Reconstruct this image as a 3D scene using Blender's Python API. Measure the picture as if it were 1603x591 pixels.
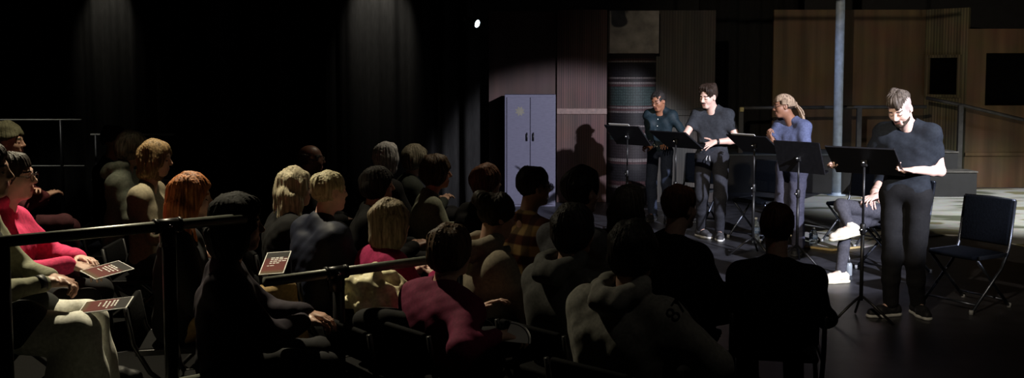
import bpy, bmesh, math, random
import numpy as np
from mathutils import Vector, Matrix
from mathutils.bvhtree import BVHTree

for _o in list(bpy.data.objects):
    bpy.data.objects.remove(_o, do_unlink=True)
SC = bpy.context.scene
COL = SC.collection
R = math.radians

# ------------------------------------------------------------------ camera, world, light, exposure
FPX, PITCH, PPY, CAMZ = 1600.0, math.atan(0.0713), 229.0, 1.87
cam_d = bpy.data.cameras.new('camera')
cam_d.sensor_width = 36.0
cam_d.lens = 36.0 * FPX / 1603.0
cam_d.shift_y = -(295.5 - PPY) / 1603.0
cam_d.clip_start, cam_d.clip_end = 0.1, 100
cam = bpy.data.objects.new('camera', cam_d)
cam.location = (0, 0, CAMZ)
cam.rotation_euler = (math.pi / 2 - PITCH, 0, 0)
COL.objects.link(cam)
SC.camera = cam

W = bpy.data.worlds.new('dark_room')
SC.world = W
W.use_nodes = True
W.node_tree.nodes['Background'].inputs[0].default_value = (0.5, 0.6, 0.7, 1)
W.node_tree.nodes['Background'].inputs[1].default_value = 0.0

SC.view_settings.view_transform = 'Standard'
SC.view_settings.look = 'None'
SC.view_settings.exposure = 0.0
SC.view_settings.gamma = 1.0
SC.view_settings.use_curve_mapping = False


def spot(name, loc, target, power, col, angle, blend, size=0.08):
    d = bpy.data.lights.new(name, 'SPOT')
    d.energy, d.color, d.spot_size, d.spot_blend, d.shadow_soft_size = power, col, R(angle), blend, size
    o = bpy.data.objects.new(name, d)
    o.location = loc
    o.rotation_euler = (Vector(target) - Vector(loc)).to_track_quat('-Z', 'Y').to_euler()
    COL.objects.link(o)
    return o


# key on the readers: high on the camera's right; a tight beam that picks out the readers and the lower part of the set
spot('key_spotlight', (6.6, 0.2, 4.9), (2.30, 10.6, 0.92), 12500, (0.86, 0.87, 1.0), 18.8, 0.28)
# weaker spotlight from the house side throws the shadows to the right
spot('house_spotlight', (-1.0, 1.0, 4.6), (5.8, 15.0, 0.5), 1700, (1.0, 0.84, 0.62), 40, 0.85)
# tight spotlight on the nearest reader from stage right
spot('side_spotlight', (6.2, 5.6, 4.6), (3.02, 7.65, 1.62), 620, (0.84, 0.92, 1.0), 14, 0.5)
# cool wash on the pole, the far floor and the chairs
spot('blue_spotlight', (3.3, 12.6, 4.7), (5.3, 15.2, 0.5), 300, (0.45, 0.6, 1.0), 48, 0.7)
spot('floor_spotlight', (9.0, 11.0, 4.6), (7.4, 13.6, 0.0), 2900, (0.97, 0.98, 0.95), 58, 0.7)
# dim warm house light above and beyond the seats
spot('audience_lamp', (-2.7, 7.5, 4.7), (-2.75, 5.2, 0.5), 1350, (1.0, 0.88, 0.62), 80, 0.95, 0.06)
spot('aisle_lamp', (0.3, 9.6, 4.6), (-0.7, 8.4, 0.4), 240, (1.0, 0.86, 0.62), 62, 0.9, 0.06)
spot('rail_fill', (-6.2, 10.4, 4.7), (-5.5, 11.8, 1.1), 130, (1.0, 0.97, 0.88), 34, 0.6, 0.05)  # fill light added so the far-left rails show up pale
spot('hoodie_fill', (2.0, 3.2, 4.6), (0.75, 4.5, 0.7), 12, (1.0, 0.90, 0.76), 46, 0.9, 0.06)  # fill light added to bring out the numbered hoodie
# lamps grazing the curtains
spot('curtain_lamp', (-5.17, 12.70, 3.45), (-5.15, 13.15, 2.6), 70, (1.0, 0.95, 0.80), 48, 0.9, 0.04)
spot('curtain_lamp', (-1.72, 12.66, 3.45), (-1.70, 13.15, 2.6), 125, (1.0, 0.95, 0.84), 56, 0.9, 0.04)

# ------------------------------------------------------------------ geometry helpers
_F = np.array([0, math.cos(PITCH), -math.sin(PITCH)])
_U = np.array([0, math.sin(PITCH), math.cos(PITCH)])
_X = np.array([1.0, 0, 0])
_C = np.array([0, 0, CAMZ])


def ray(px, py):
    return _F + _X * ((px - 801.5) / FPX) - _U * ((py - PPY) / FPX)


def at(px, py, Y):
    """world point seen at a photo position, on the upright plane a distance Y away"""
    d = ray(px, py)
    return _C + d * (Y / d[1])


def fl(px, py, z=0.0):
    d = ray(px, py)
    return _C + d * ((z - CAMZ) / d[2])


def setp(o, label=None, cat=None, group=None, kind=None):
    if label: o['label'] = label
    if cat: o['category'] = cat
    if group: o['group'] = group
    if kind: o['kind'] = kind
    return o


def empty(name, loc, yaw=0.0, label=None, cat=None, group=None):
    o = bpy.data.objects.new(name, None)
    o.empty_display_size = 0.1
    o.location = loc
    o.rotation_euler = (0, 0, yaw)
    COL.objects.link(o)
    return setp(o, label, cat, group)


def link(name, me, m=None, parent=None, smooth=False):
    o = bpy.data.objects.new(name, me)
    if m is not None:
        for mm in (m if isinstance(m, (list, tuple)) else [m]):
            me.materials.append(mm)
    COL.objects.link(o)
    if parent: o.parent = parent
    if smooth and len(me.polygons):
        me.polygons.foreach_set('use_smooth', np.ones(len(me.polygons), dtype=bool))
    return o


def bmobj(name, bm, m, parent=None, smooth=False):
    me = bpy.data.meshes.new(name)
    bmesh.ops.recalc_face_normals(bm, faces=bm.faces)
    bm.to_mesh(me)
    bm.free()
    return link(name, me, m, parent, smooth)


def NB(): return bmesh.new()


def box(bm, c, s, rot=None, bev=0.0):
    g = bmesh.ops.create_cube(bm, size=1.0)
    vs = g['verts']
    bmesh.ops.scale(bm, vec=Vector(s), verts=vs)
    if bev > 0:
        es = list({e for v in vs for e in v.link_edges})
        r = bmesh.ops.bevel(bm, geom=es, offset=bev, segments=3, profile=0.5, affect='EDGES')
        vs = list({v for f in r['faces'] for v in f.verts} | {v for v in vs if v.is_valid})
    M = Matrix.Translation(Vector(c)) @ (rot.to_4x4() if rot is not None else Matrix.Identity(4))
    bmesh.ops.transform(bm, matrix=M, verts=vs)


def tube(bm, pts, r, n=12, cap=True):
    """round tube through points; r is a number or one radius per point"""
    pts = [Vector(p) for p in pts]
    rs = r if isinstance(r, (list, tuple)) else [r] * len(pts)
    rings = []
    t0 = (pts[1] - pts[0]).normalized()
    a = t0.orthogonal().normalized()
    for i, p in enumerate(pts):
        if i == 0: t = t0
        elif i == len(pts) - 1: t = (pts[-1] - pts[-2]).normalized()
        else: t = ((pts[i + 1] - p).normalized() + (p - pts[i - 1]).normalized()).normalized()
        a = (a - t * a.dot(t)).normalized()
        b = t.cross(a)
        rings.append([bm.verts.new(p + (a * math.cos(q) + b * math.sin(q)) * rs[i]) for q in [2 * math.pi * k / n for k in range(n)]])
    for i in range(len(rings) - 1):
        for k in range(n):
            bm.faces.new((rings[i][k], rings[i][(k + 1) % n], rings[i + 1][(k + 1) % n], rings[i + 1][k]))
    if cap:
        bm.faces.new(rings[0][::-1]); bm.faces.new(rings[-1])


def lathe(bm, prof, n=24, c=(0, 0, 0), rot=None):
    c = Vector(c)
    rings = []
    for r, z in prof:
        ring = []
        for k in range(n):
            q = 2 * math.pi * k / n
            v = Vector((max(r, 1e-4) * math.cos(q), max(r, 1e-4) * math.sin(q), z))
            if rot is not None: v = rot @ v
            ring.append(bm.verts.new(c + v))
        rings.append(ring)
    for i in range(len(rings) - 1):
        for k in range(n):
            bm.faces.new((rings[i][k], rings[i][(k + 1) % n], rings[i + 1][(k + 1) % n], rings[i + 1][k]))
    bm.faces.new(rings[0][::-1]); bm.faces.new(rings[-1])


def prism(bm, poly, z0, z1):
    a = [bm.verts.new((x, y, z0)) for x, y in poly]
    b = [bm.verts.new((x, y, z1)) for x, y in poly]
    n = len(poly)
    bm.faces.new(a[::-1]); bm.faces.new(b)
    for i in range(n):
        bm.faces.new((a[i], a[(i + 1) % n], b[(i + 1) % n], b[i]))


def copy_tree(o, parent=None):
    c = o.copy()
    COL.objects.link(c)
    if parent: c.parent = parent
    for ch in list(o.children):
        copy_tree(ch, c)
    return c


# ------------------------------------------------------------------ materials
_M = {}


def mat(name, col, rough=0.6, metal=0.0, var=0.15, scale=30, bump=0.15, stretch=(1, 1, 1), spec=0.5, trans=0.0, emit=0.0, col2=None, detail=4, dist=0.02):
    if name in _M: return _M[name]
    m = bpy.data.materials.new(name)
    m.use_nodes = True
    nt = m.node_tree
    b = nt.nodes['Principled BSDF']
    b.inputs['Roughness'].default_value = rough
    b.inputs['Metallic'].default_value = metal
    b.inputs['Specular IOR Level'].default_value = spec
    if trans: b.inputs['Transmission Weight'].default_value = trans
    if emit:
        b.inputs['Emission Color'].default_value = (*col, 1)
        b.inputs['Emission Strength'].default_value = emit
    tc = nt.nodes.new('ShaderNodeTexCoord')
    mp = nt.nodes.new('ShaderNodeMapping')
    mp.inputs['Scale'].default_value = stretch
    nz = nt.nodes.new('ShaderNodeTexNoise')
    nz.inputs['Scale'].default_value = scale
    nz.inputs['Detail'].default_value = detail
    nt.links.new(tc.outputs['Object'], mp.inputs['Vector'])
    nt.links.new(mp.outputs['Vector'], nz.inputs['Vector'])
    mx = nt.nodes.new('ShaderNodeMix'); mx.data_type = 'RGBA'
    c0 = [max(0, c * (1 - var)) for c in col]
    c1 = list(col2) if col2 else [min(1, c * (1 + var)) for c in col]
    mx.inputs[6].default_value = (*c0, 1); mx.inputs[7].default_value = (*c1, 1)
    rmp = nt.nodes.new('ShaderNodeMapRange')
    rmp.inputs['From Min'].default_value = 0.3; rmp.inputs['From Max'].default_value = 0.7
    nt.links.new(nz.outputs['Fac'], rmp.inputs['Value'])
    nt.links.new(rmp.outputs['Result'], mx.inputs[0])
    nt.links.new(mx.outputs[2], b.inputs['Base Color'])
    if bump:
        bp = nt.nodes.new('ShaderNodeBump')
        bp.inputs['Strength'].default_value = bump
        bp.inputs['Distance'].default_value = dist
        nt.links.new(nz.outputs['Fac'], bp.inputs['Height'])
        nt.links.new(bp.outputs['Normal'], b.inputs['Normal'])
    _M[name] = m
    return m


def cloth(name, col, rough=0.85, var=0.2): return mat('cloth_' + name, col, rough, 0, var, 60, 0.12, spec=0.2, dist=0.004)


def skin(name, col): return mat('skin_' + name, col, 0.48, 0, 0.08, 40, 0.05, spec=0.4, dist=0.003)


def hairm(name, col, col2=None): return mat('hair_' + name, col, 0.58, 0, 0.5, 70, 0.6, (1, 1, 0.10), spec=0.2, col2=col2, dist=0.006)


BLACKMETAL = mat('black_metal', (0.012, 0.012, 0.013), 0.38, 0.3, 0.2, 20, 0.02)
DESKBLACK = mat('stand_black', (0.008, 0.008, 0.010), 0.45, 0.0, 0.2, 30, 0.02, spec=0.35)
CHROME = mat('chrome', (0.75, 0.76, 0.78), 0.2, 1.0, 0.05, 10, 0.0)
RAILMETAL = mat('rail_metal', (0.16, 0.17, 0.14), 0.38, 0.3, 0.2, 25, 0.03)
RUBBER = mat('black_rubber', (0.02, 0.02, 0.02), 0.7, 0, 0.1, 30, 0.05)
PAPER = mat('paper', (0.8, 0.8, 0.78), 0.8, 0, 0.04, 20, 0.02)
# ------------------------------------------------------------------ organic modelling: distance fields meshed into one continuous skin
def V(*a): return np.array(a, dtype=np.float64)


def cap(a, b, ra, rb=None, k=0.02, flat=None, op=1):
    return ('c', np.array(a, float), np.array(b, float), ra, ra if rb is None else rb, k, flat, op)


def ell(c, r, ax=None, k=0.02, op=1):
    return ('e', np.array(c, float), np.array(r, float), np.eye(3) if ax is None else np.array(ax, float), k, op)


def cut(p, n): return ('p', np.array(p, float), np.array(n, float) / np.linalg.norm(n))


class Nz:
    def __init__(s, freq, amp, seed, axis=(1, 1, 1), n=7):
        r = np.random.RandomState(seed)
        a = r.normal(size=(n, 3)); a /= np.linalg.norm(a, axis=1)[:, None]
        s.a = a * np.array(axis) * (freq * r.uniform(0.6, 1.5, size=(n, 1)))
        s.p = r.uniform(0, 6.28, n); s.amp = amp / math.sqrt(n) * 1.4

    def __call__(s, P):
        return s.amp * np.sin(P @ s.a.T.astype(P.dtype) + s.p.astype(P.dtype)).sum(1)


def field(prims, vox, noises=()):
    lo = np.full(3, 1e9); hi = np.full(3, -1e9)
    boxes = []
    for p in prims:
        if p[0] == 'c':
            rm = max(p[3], p[4]); 
            l = np.minimum(p[1], p[2]) - rm; h = np.maximum(p[1], p[2]) + rm
            kk, op = p[5], p[7]
        elif p[0] == 'e':
            ext = np.sqrt(((p[3] * p[2][:, None]) ** 2).sum(0)); l = p[1] - ext; h = p[1] + ext
            kk, op = p[4], p[5]
        else:
            boxes.append(None); continue
        boxes.append((l - kk - 3 * vox, h + kk + 3 * vox))
        if op > 0:
            lo = np.minimum(lo, l); hi = np.maximum(hi, h)
    lo = lo - 0.02 - 2 * vox; hi = hi + 0.02 + 2 * vox
    n = np.ceil((hi - lo) / vox).astype(int) + 1
    D = np.full(n, 1.0, np.float32)
    ax = [(lo[i] + vox * np.arange(n[i])).astype(np.float32) for i in range(3)]
    for p, bx in zip(prims, boxes):
        if bx is None:
            X, Y, Z = ax[0][:, None, None], ax[1][None, :, None], ax[2][None, None, :]
            d = (X - p[1][0]) * p[2][0] + (Y - p[1][1]) * p[2][1] + (Z - p[1][2]) * p[2][2]
            np.maximum(D, d.astype(np.float32), out=D)
            continue
        i0 = np.clip(np.floor((bx[0] - lo) / vox).astype(int), 0, n); i1 = np.clip(np.ceil((bx[1] - lo) / vox).astype(int) + 1, 0, n)
        if (i1 <= i0).any(): continue
        sl = tuple(slice(i0[i], i1[i]) for i in range(3))
        X = ax[0][sl[0]][:, None, None]; Y = ax[1][sl[1]][None, :, None]; Z = ax[2][sl[2]][None, None, :]
        if p[0] == 'c':
            a, b, ra, rb, kk, flat, op = p[1], p[2], p[3], p[4], p[5], p[6], p[7]
            px, py, pz = X - np.float32(a[0]), Y - np.float32(a[1]), Z - np.float32(a[2])
            ba = (b - a).astype(np.float32)
            if flat is not None:
                nn, t = np.array(flat[0], float), flat[1]
                nn = nn / np.linalg.norm(nn)
                q = np.float32(1 / t - 1) * (px * np.float32(nn[0]) + py * np.float32(nn[1]) + pz * np.float32(nn[2]))
                px, py, pz = px + q * np.float32(nn[0]), py + q * np.float32(nn[1]), pz + q * np.float32(nn[2])
                ba = ba + np.float32(1 / t - 1) * np.float32(ba @ nn) * nn.astype(np.float32)
            h = np.clip((px * ba[0] + py * ba[1] + pz * ba[2]) / np.float32(max(ba @ ba, 1e-9)), 0, 1)
            d = np.sqrt((px - ba[0] * h) ** 2 + (py - ba[1] * h) ** 2 + (pz - ba[2] * h) ** 2) - (np.float32(ra) + np.float32(rb - ra) * h)
            if flat is not None: d = d * np.float32(max(flat[1], 0.75))
        else:
            c, r, A, kk, op = p[1], p[2], p[3].astype(np.float32), p[4], p[5]
            px, py, pz = X - np.float32(c[0]), Y - np.float32(c[1]), Z - np.float32(c[2])
            k0 = 0; k1 = 0
            for j in range(3):
                q = px * A[j, 0] + py * A[j, 1] + pz * A[j, 2]
                k0 = k0 + (q / np.float32(r[j])) ** 2; k1 = k1 + (q / np.float32(r[j] ** 2)) ** 2
            k0 = np.sqrt(k0); k1 = np.sqrt(k1) + 1e-6
            d = k0 * (k0 - 1) / k1
        cur = D[sl]
        kk = max(kk, 1e-4)
        if op > 0:
            hh = np.maximum(kk - np.abs(cur - d), 0) / kk
            D[sl] = np.minimum(cur, d) - hh * hh * np.float32(kk * 0.25)
        else:
            d = -d
            hh = np.maximum(kk - np.abs(cur - d), 0) / kk
            D[sl] = np.maximum(cur, d) + hh * hh * np.float32(kk * 0.25)
    if noises:
        idx = np.nonzero(np.abs(D) < 0.05)
        P = np.stack([ax[i][idx[i]] for i in range(3)], 1)
        for f in noises:
            D[idx] += f(P).astype(np.float32)
    return D, lo, vox


def surface_nets(D, lo, vox):
    D[0] = D[-1] = 1; D[:, 0] = D[:, -1] = 1; D[:, :, 0] = D[:, :, -1] = 1
    I = D < 0
    c = np.zeros(tuple(s - 1 for s in D.shape), np.uint8)
    nx, ny, nz = c.shape
    for i in (0, 1):
        for j in (0, 1):
            for k in (0, 1):
                c += I[i:i + nx, j:j + ny, k:k + nz]
    act = np.argwhere((c > 0) & (c < 8))
    vid = np.full(c.shape, -1, np.int32)
    vid[act[:, 0], act[:, 1], act[:, 2]] = np.arange(len(act))
    corner = [(i, j, k) for i in (0, 1) for j in (0, 1) for k in (0, 1)]
    vals = {q: D[act[:, 0] + q[0], act[:, 1] + q[1], act[:, 2] + q[2]] for q in corner}
    S = np.zeros((len(act), 3)); N = np.zeros(len(act))
    for q in corner:
        for axn in range(3):
            if q[axn]: continue
            q2 = tuple(1 if m == axn else q[m] for m in range(3))
            a, b = vals[q], vals[q2]
            msk = (a < 0) != (b < 0)
            t = np.where(msk, a / np.where(msk, a - b, 1), 0)
            for m in range(3):
                S[:, m] += np.where(msk, (t if m == axn else q[m]), 0)
            N += msk
    P = lo + vox * (act + S / N[:, None])
    Q = []
    for axn in range(3):
        s0 = [slice(None)] * 3; s1 = [slice(None)] * 3
        s0[axn] = slice(0, -1); s1[axn] = slice(1, None)
        e = np.argwhere(I[tuple(s0)] != I[tuple(s1)])
        u, v = [(1, 2), (2, 0), (0, 1)][axn]
        e = e[(e[:, u] > 0) & (e[:, v] > 0)]
        fl_ = I[e[:, 0], e[:, 1], e[:, 2]]
        du = np.zeros(3, int); du[u] = 1
        dv = np.zeros(3, int); dv[v] = 1
        g = lambda w: vid[w[:, 0], w[:, 1], w[:, 2]]
        q = np.stack([g(e - du - dv), g(e - dv), g(e), g(e - du)], 1)
        q[~fl_] = q[~fl_][:, ::-1]
        Q.append(q)
    return P, np.concatenate(Q)


def keep_largest(P, Q):
    lab = np.arange(len(P))
    while True:
        m = lab[Q].min(1)
        new = lab.copy()
        for j in range(4):
            np.minimum.at(new, Q[:, j], m)
        new = new[new]
        if (new == lab).all(): break
        lab = new
    u, cn = np.unique(lab[Q[:, 0]], return_counts=True)
    return Q[lab[Q[:, 0]] == u[cn.argmax()]]


def sdfmesh(name, prims, vox, m, parent, noises=(), zones=None, largest=False):
    D, lo, vox = field(prims, vox, noises)
    P, Q = surface_nets(D, lo, vox)
    if len(P) == 0: raise RuntimeError('empty ' + name)
    if largest:
        Q = keep_largest(P, Q)
        used = np.unique(Q); mp = np.full(len(P), -1); mp[used] = np.arange(len(used))
        P = P[used]; Q = mp[Q]
    # light relaxation
    for _ in range(1):
        acc = np.zeros_like(P); cnt = np.zeros(len(P))
        for j in range(4):
            a, b = Q[:, j], Q[:, (j + 1) % 4]
            np.add.at(acc, a, P[b]); np.add.at(cnt, a, 1)
            np.add.at(acc, b, P[a]); np.add.at(cnt, b, 1)
        P = P * 0.5 + 0.5 * acc / np.maximum(cnt, 1)[:, None]
    me = bpy.data.meshes.new(name)
    me.vertices.add(len(P)); me.vertices.foreach_set('co', P.astype(np.float32).ravel())
    me.loops.add(len(Q) * 4); me.loops.foreach_set('vertex_index', Q.astype(np.int32).ravel())
    me.polygons.add(len(Q)); me.polygons.foreach_set('loop_start', np.arange(0, len(Q) * 4, 4, dtype=np.int32))
    me.update(calc_edges=True)
    o = link(name, me, m, parent, True)
    if zones is not None:
        me.polygons.foreach_set('material_index', zones(P[Q].mean(1)).astype(np.int32))
    return o
# ------------------------------------------------------------------ people
def nrm(v):
    v = np.array(v, float)
    return v / max(np.linalg.norm(v), 1e-9)


class Fr:
    """a frame: centre and forward, left, up axes"""
    def __init__(s, c, F, L, U): s.c, s.F, s.L, s.U = np.array(c, float), nrm(F), nrm(L), nrm(U)
    def p(s, f, l, u): return s.c + s.F * f + s.L * l + s.U * u
    def d(s, f, l, u): return s.F * f + s.L * l + s.U * u
    def ax(s): return np.stack([s.F, s.L, s.U])
    def loc(s, P): q = np.asarray(P) - s.c; return q @ s.F, q @ s.L, q @ s.U


def headframe(c, yaw, pitch, roll=0):
    """pitch > 0 looks down"""
    M = Matrix.Rotation(R(yaw), 3, 'Z') @ Matrix.Rotation(R(pitch), 3, 'Y') @ Matrix.Rotation(R(roll), 3, 'X')
    return Fr(c, M @ Vector((1, 0, 0)), M @ Vector((0, 1, 0)), M @ Vector((0, 0, 1)))


def ik(a, c, l1, l2, pole):
    a, c = np.array(a, float), np.array(c, float)
    d = np.linalg.norm(c - a); dd = min(d, (l1 + l2) * 0.995)
    n = (c - a) / max(d, 1e-6)
    x = (l1 * l1 - l2 * l2 + dd * dd) / (2 * dd)
    h = math.sqrt(max(l1 * l1 - x * x, 0))
    p = np.array(pole, float); p = p - n * (p @ n)
    return a + n * x + nrm(p) * h


def head_prims(h, s=1.0, jaw=1.0, nose=1.0, smile=False):
    e = lambda f, l, u, r, k, op=1: ell(h.p(f * s, l * s, u * s), np.array(r) * s, h.ax(), k, op)
    c = lambda a, b, ra, rb, k, op=1: cap(h.p(*(np.array(a) * s)), h.p(*(np.array(b) * s)), ra * s, rb * s, k, None, op)
    P = [e(-.010, 0, .030, (.097, .076, .087), .01),
         e(.026, 0, -.048, (.063, .055 * jaw, .068), .045),
         c((.066, -.014 * jaw, -.096), (.066, .014 * jaw, -.096), .020, .020, .03),
         e(.052, .038, -.028, (.03, .026, .03), .03), e(.052, -.038, -.028, (.03, .026, .03), .03),
         c((.080, -.032, .024), (.080, .032, .024), .012, .012, .02),
         e(.103, .032, .004, (.020, .019, .012), .016, -1), e(.103, -.032, .004, (.020, .019, .012), .016, -1),
         e(.079, .031, .001, (.015, .016, .0135), .003), e(.079, -.031, .001, (.015, .016, .0135), .003),
         c((.088, 0, .014), (.110 * nose, 0, -.026), .008, .0125, .012),
         e(.100, .012, -.032, (.012, .009, .008), .006), e(.100, -.012, -.032, (.012, .009, .008), .006),
         c((.087, -.020, -.0585), (.087, .020, -.0585), .0085, .0085, .008),
         c((.086, -.017, -.071), (.086, .017, -.071), .0095, .0095, .008),
         e(-.006, .077, -.008, (.021, .009, .033), .008), e(-.006, -.077, -.008, (.021, .009, .033), .008),
         e(.004, .082, -.006, (.010, .005, .018), .004, -1), e(.004, -.082, -.006, (.010, .005, .018), .004, -1)]
    return P


def hand_prims(w, d, n, side, curl=0.5, S=1.0, thumb=(0.55, 0.6, 0.1), spread=0.10, curls=None):
    """w wrist, d along the fingers, n palm normal, side +1 right hand, -1 left hand"""
    d = nrm(d); n = nrm(np.array(n) - d * (np.array(n) @ d)); t = np.cross(d, n) * side
    w = np.array(w, float)
    P = []
    kn = [w + d * .088 * S + t * .030 * S, w + d * .092 * S + t * .010 * S, w + d * .087 * S - t * .010 * S, w + d * .078 * S - t * .029 * S]
    for i, q in enumerate(kn):
        P.append(cap(w + t * (.014 - .009 * i) * S + d * .012, q, .0155 * S, .0105 * S, .014))
    ln = [(.042, .026, .021), (.047, .029, .022), (.043, .027, .021), (.034, .021, .018)]
    rr = [.0088, .0090, .0086, .0076]
    for i in range(4):
        c = curls[i] if curls else curl * (0.85 + 0.1 * i)
        q = kn[i]; a = c * 0.55
        sp = t * ((1.5 - i) * spread)
        for j in range(3):
            dd = nrm(d * math.cos(a) + n * math.sin(a) + sp)
            q2 = q + dd * ln[i][j] * S
            r0 = rr[i] * S * (1 - .06 * j); r1 = rr[i] * S * (.93 - .08 * j)
            P.append(cap(q, q2, r0, r1, .004))
            q = q2; a += c * 0.95
    b = w + d * .022 * S + t * .026 * S
    td = nrm(t * thumb[0] + d * thumb[1] + n * thumb[2])
    m = b + td * .036 * S
    td2 = nrm(td + d * .45 + n * .15)
    m2 = m + td2 * .032 * S
    P += [cap(w + d * .02 + t * .012, b, .015 * S, .0135 * S, .012), cap(b, m, .0135 * S, .011 * S, .008), cap(m, m2, .0105 * S, .0095 * S, .004),
          cap(m2, m2 + nrm(td2 + d * .2) * .024 * S, .0095 * S, .0075 * S, .004)]
    return P


class Strand:
    def __init__(s, h, amp=.003, freq=42, seed=0, wav=0.0):
        s.h, s.amp, s.freq, s.wav = h, amp, freq, wav
        s.r = np.random.RandomState(seed)
        s.ph = s.r.uniform(0, 6, 4)

    def __call__(s, P):
        f, l, u = s.h.loc(P)
        th = np.arctan2(l, f + .03)
        w = s.wav * np.sin(u * 60 + s.ph[3]) + .25 * np.sin(u * 23 + s.ph[0])
        return s.amp * (np.sin(s.freq * th + w + s.ph[1]) + .6 * np.sin(s.freq * .53 * th - w * 1.3 + s.ph[2]))


def hair_prims(style, h, s=1.0):
    e = lambda f, l, u, r, k=.02, op=1: ell(h.p(f * s, l * s, u * s), np.array(r) * s, h.ax(), k, op)
    c = lambda a, b, ra, rb, k=.02, op=1, flat=None: cap(h.p(*(np.array(a) * s)), h.p(*(np.array(b) * s)), ra * s, rb * s, k, flat, op)
    base = lambda t: [e(-.012, 0, .033, (.100 + t, .079 + t, .090 + t))]
    face = [e(.125, 0, -.038, (.085, .10, .100), .012, -1)]
    ears = [e(.012, .08, -.02, (.03, .03, .045), .01, -1), e(.012, -.08, -.02, (.03, .03, .045), .01, -1)]
    nape = [cut(h.p(-.08 * s, 0, -.075 * s), h.d(.35, 0, -1))]
    P = []
    if style == 'short':
        P = base(.012) + face + ears + nape
    elif style == 'crop':                                     # faded sides, longer tousled top
        P = [e(-.014, 0, .055, (.098, .073, .078)), e(.045, .01, .112, (.055, .058, .026), .03), e(.086, .034, .082, (.022, .022, .030), .02), e(.086, -.02, .094, (.02, .026, .022), .02), e(.0, .03, .128, (.03, .02, .02), .02), e(-.03, -.03, .118, (.035, .02, .022), .02), e(.03, -.04, .115, (.02, .03, .02), .02)] + \
            [cut(h.p(-.05 * s, 0, .028 * s), h.d(-.25, 0, -1)), e(.13, 0, -.03, (.075, .09, .10), .012, -1)]
    elif style == 'quiff':
        P = base(.012) + [e(.035, -.01, .115, (.06, .062, .030), .03), e(.03, .058, .075, (.045, .026, .035), .02), e(.03, -.058, .075, (.045, .026, .035), .02), e(-.04, 0, .08, (.07, .075, .055), .03)] + [e(.130, 0, -.004, (.085, .095, .106), .012, -1), e(.085, 0, -.06, (.07, .12, .07), .012, -1), e(.025, .09, -.045, (.05, .04, .06), .01, -1), e(.025, -.09, -.045, (.05, .04, .06), .01, -1)] + ears + nape
    elif style == 'spiky':
        P = base(.016) + [e(.03, 0, .10, (.07, .07, .035), .03)] + face + ears + nape
    elif style == 'full':                                     # thick short-medium hair over ears
        P = base(.022) + [e(-.035, 0, -.03, (.085, .085, .075), .04)] + [e(.125, 0, -.045, (.085, .078, .112), .012, -1), cut(h.p(-.08 * s, 0, -.10 * s), h.d(.25, 0, -1))]
    elif style == 'bob':
        P = base(.02) + [e(-.02, 0, -.04, (.105, .103, .11), .04), e(-.03, 0, -.10, (.09, .105, .06), .03)] + [e(.13, 0, -.06, (.10, .078, .135), .012, -1), cut(h.p(0, 0, -.15 * s), h.d(.1, 0, -1))]
    elif style in ('long', 'longstraight'):
        P = base(.018) + [e(-.03, 0, -.05, (.095, .10, .12), .04), c((-.07, .05, -.05), (-.075, .07, -.34), .06, .045, .04), c((-.07, -.05, -.05), (-.075, -.07, -.34), .06, .045, .04),
                          c((-.02, .085, -.06), (.01, .10, -.30), .035, .028, .04), c((-.02, -.085, -.06), (.01, -.10, -.30), .035, .028, .04)] + \
            [e(.135, 0, -.06, (.105, .080, .135), .012, -1)]
    elif style == 'bun':
        P = base(.010) + face + nape + [e(-.115, 0, .075, (.05, .055, .05), .012)]
    elif style == 'tied':
        P = base(.008) + face + nape + [e(-.115, 0, .02, (.035, .035, .035), .012), c((-.125, 0, .01), (-.135, 0, -.16), .028, .012, .02)]
    elif style == 'curly':
        P = base(.028) + [e(-.03, 0, -.02, (.105, .105, .085), .04)] + [e(.125, 0, -.045, (.085, .082, .108), .012, -1), cut(h.p(0, 0, -.10 * s), h.d(.1, 0, -1))]
    elif style == 'bald':
        P = [e(-.012, 0, .018, (.103, .082, .075))] + [cut(h.p(0, 0, .045 * s), h.d(0, 0, 1))] + face + ears + nape
    elif style == 'beanie':
        P = base(.018) + [e(-.03, 0, .10, (.075, .07, .05), .04), cut(h.p(.0, 0, .02 * s), h.d(.35, 0, -1))] + [c((.09, 0, .05), (-.1, 0, -.0), .01, .01)]
    elif style == 'hood':
        P = base(.03) + [e(-.05, 0, -.06, (.10, .105, .12), .05), e(.15, 0, -.03, (.115, .075, .12), .02, -1)]
    elif style == 'cornrow':
        P = base(.004) + [e(.130, 0, -.02, (.085, .098, .108), .012, -1)] + ears + nape + [e(-.11, 0, .0, (.03, .035, .03), .012)]
    return P


def glasses(h, root, m, s=1.0):
    bm = NB()
    for sg in (1, -1):
        pts = []
        for k in range(17):
            q = 2 * math.pi * k / 16
            pts.append(h.p(.106 * s, (sg * .034 + .025 * math.cos(q)) * s, (-.001 + .020 * math.sin(q)) * s))
        tube(bm, pts, .0018, 6)
        tube(bm, [h.p(.104 * s, sg * .058 * s, .004 * s), h.p(.09 * s, sg * .076 * s, .006 * s), h.p(-.005 * s, sg * .082 * s, .006 * s), h.p(-.03 * s, sg * .078 * s, -.012 * s)], .0018, 6)
    tube(bm, [h.p(.108 * s, .010 * s, .004 * s), h.p(.113 * s, 0, .007 * s), h.p(.108 * s, -.010 * s, .004 * s)], .0018, 6)
    return bmobj('glasses', bm, m, root, True)


LIP = skin('lips', (0.46, 0.20, 0.17)); LIPD = skin('dark_lips', (0.16, 0.06, 0.05))
LASH = mat('lashes', (0.012, 0.010, 0.009), 0.6)


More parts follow.
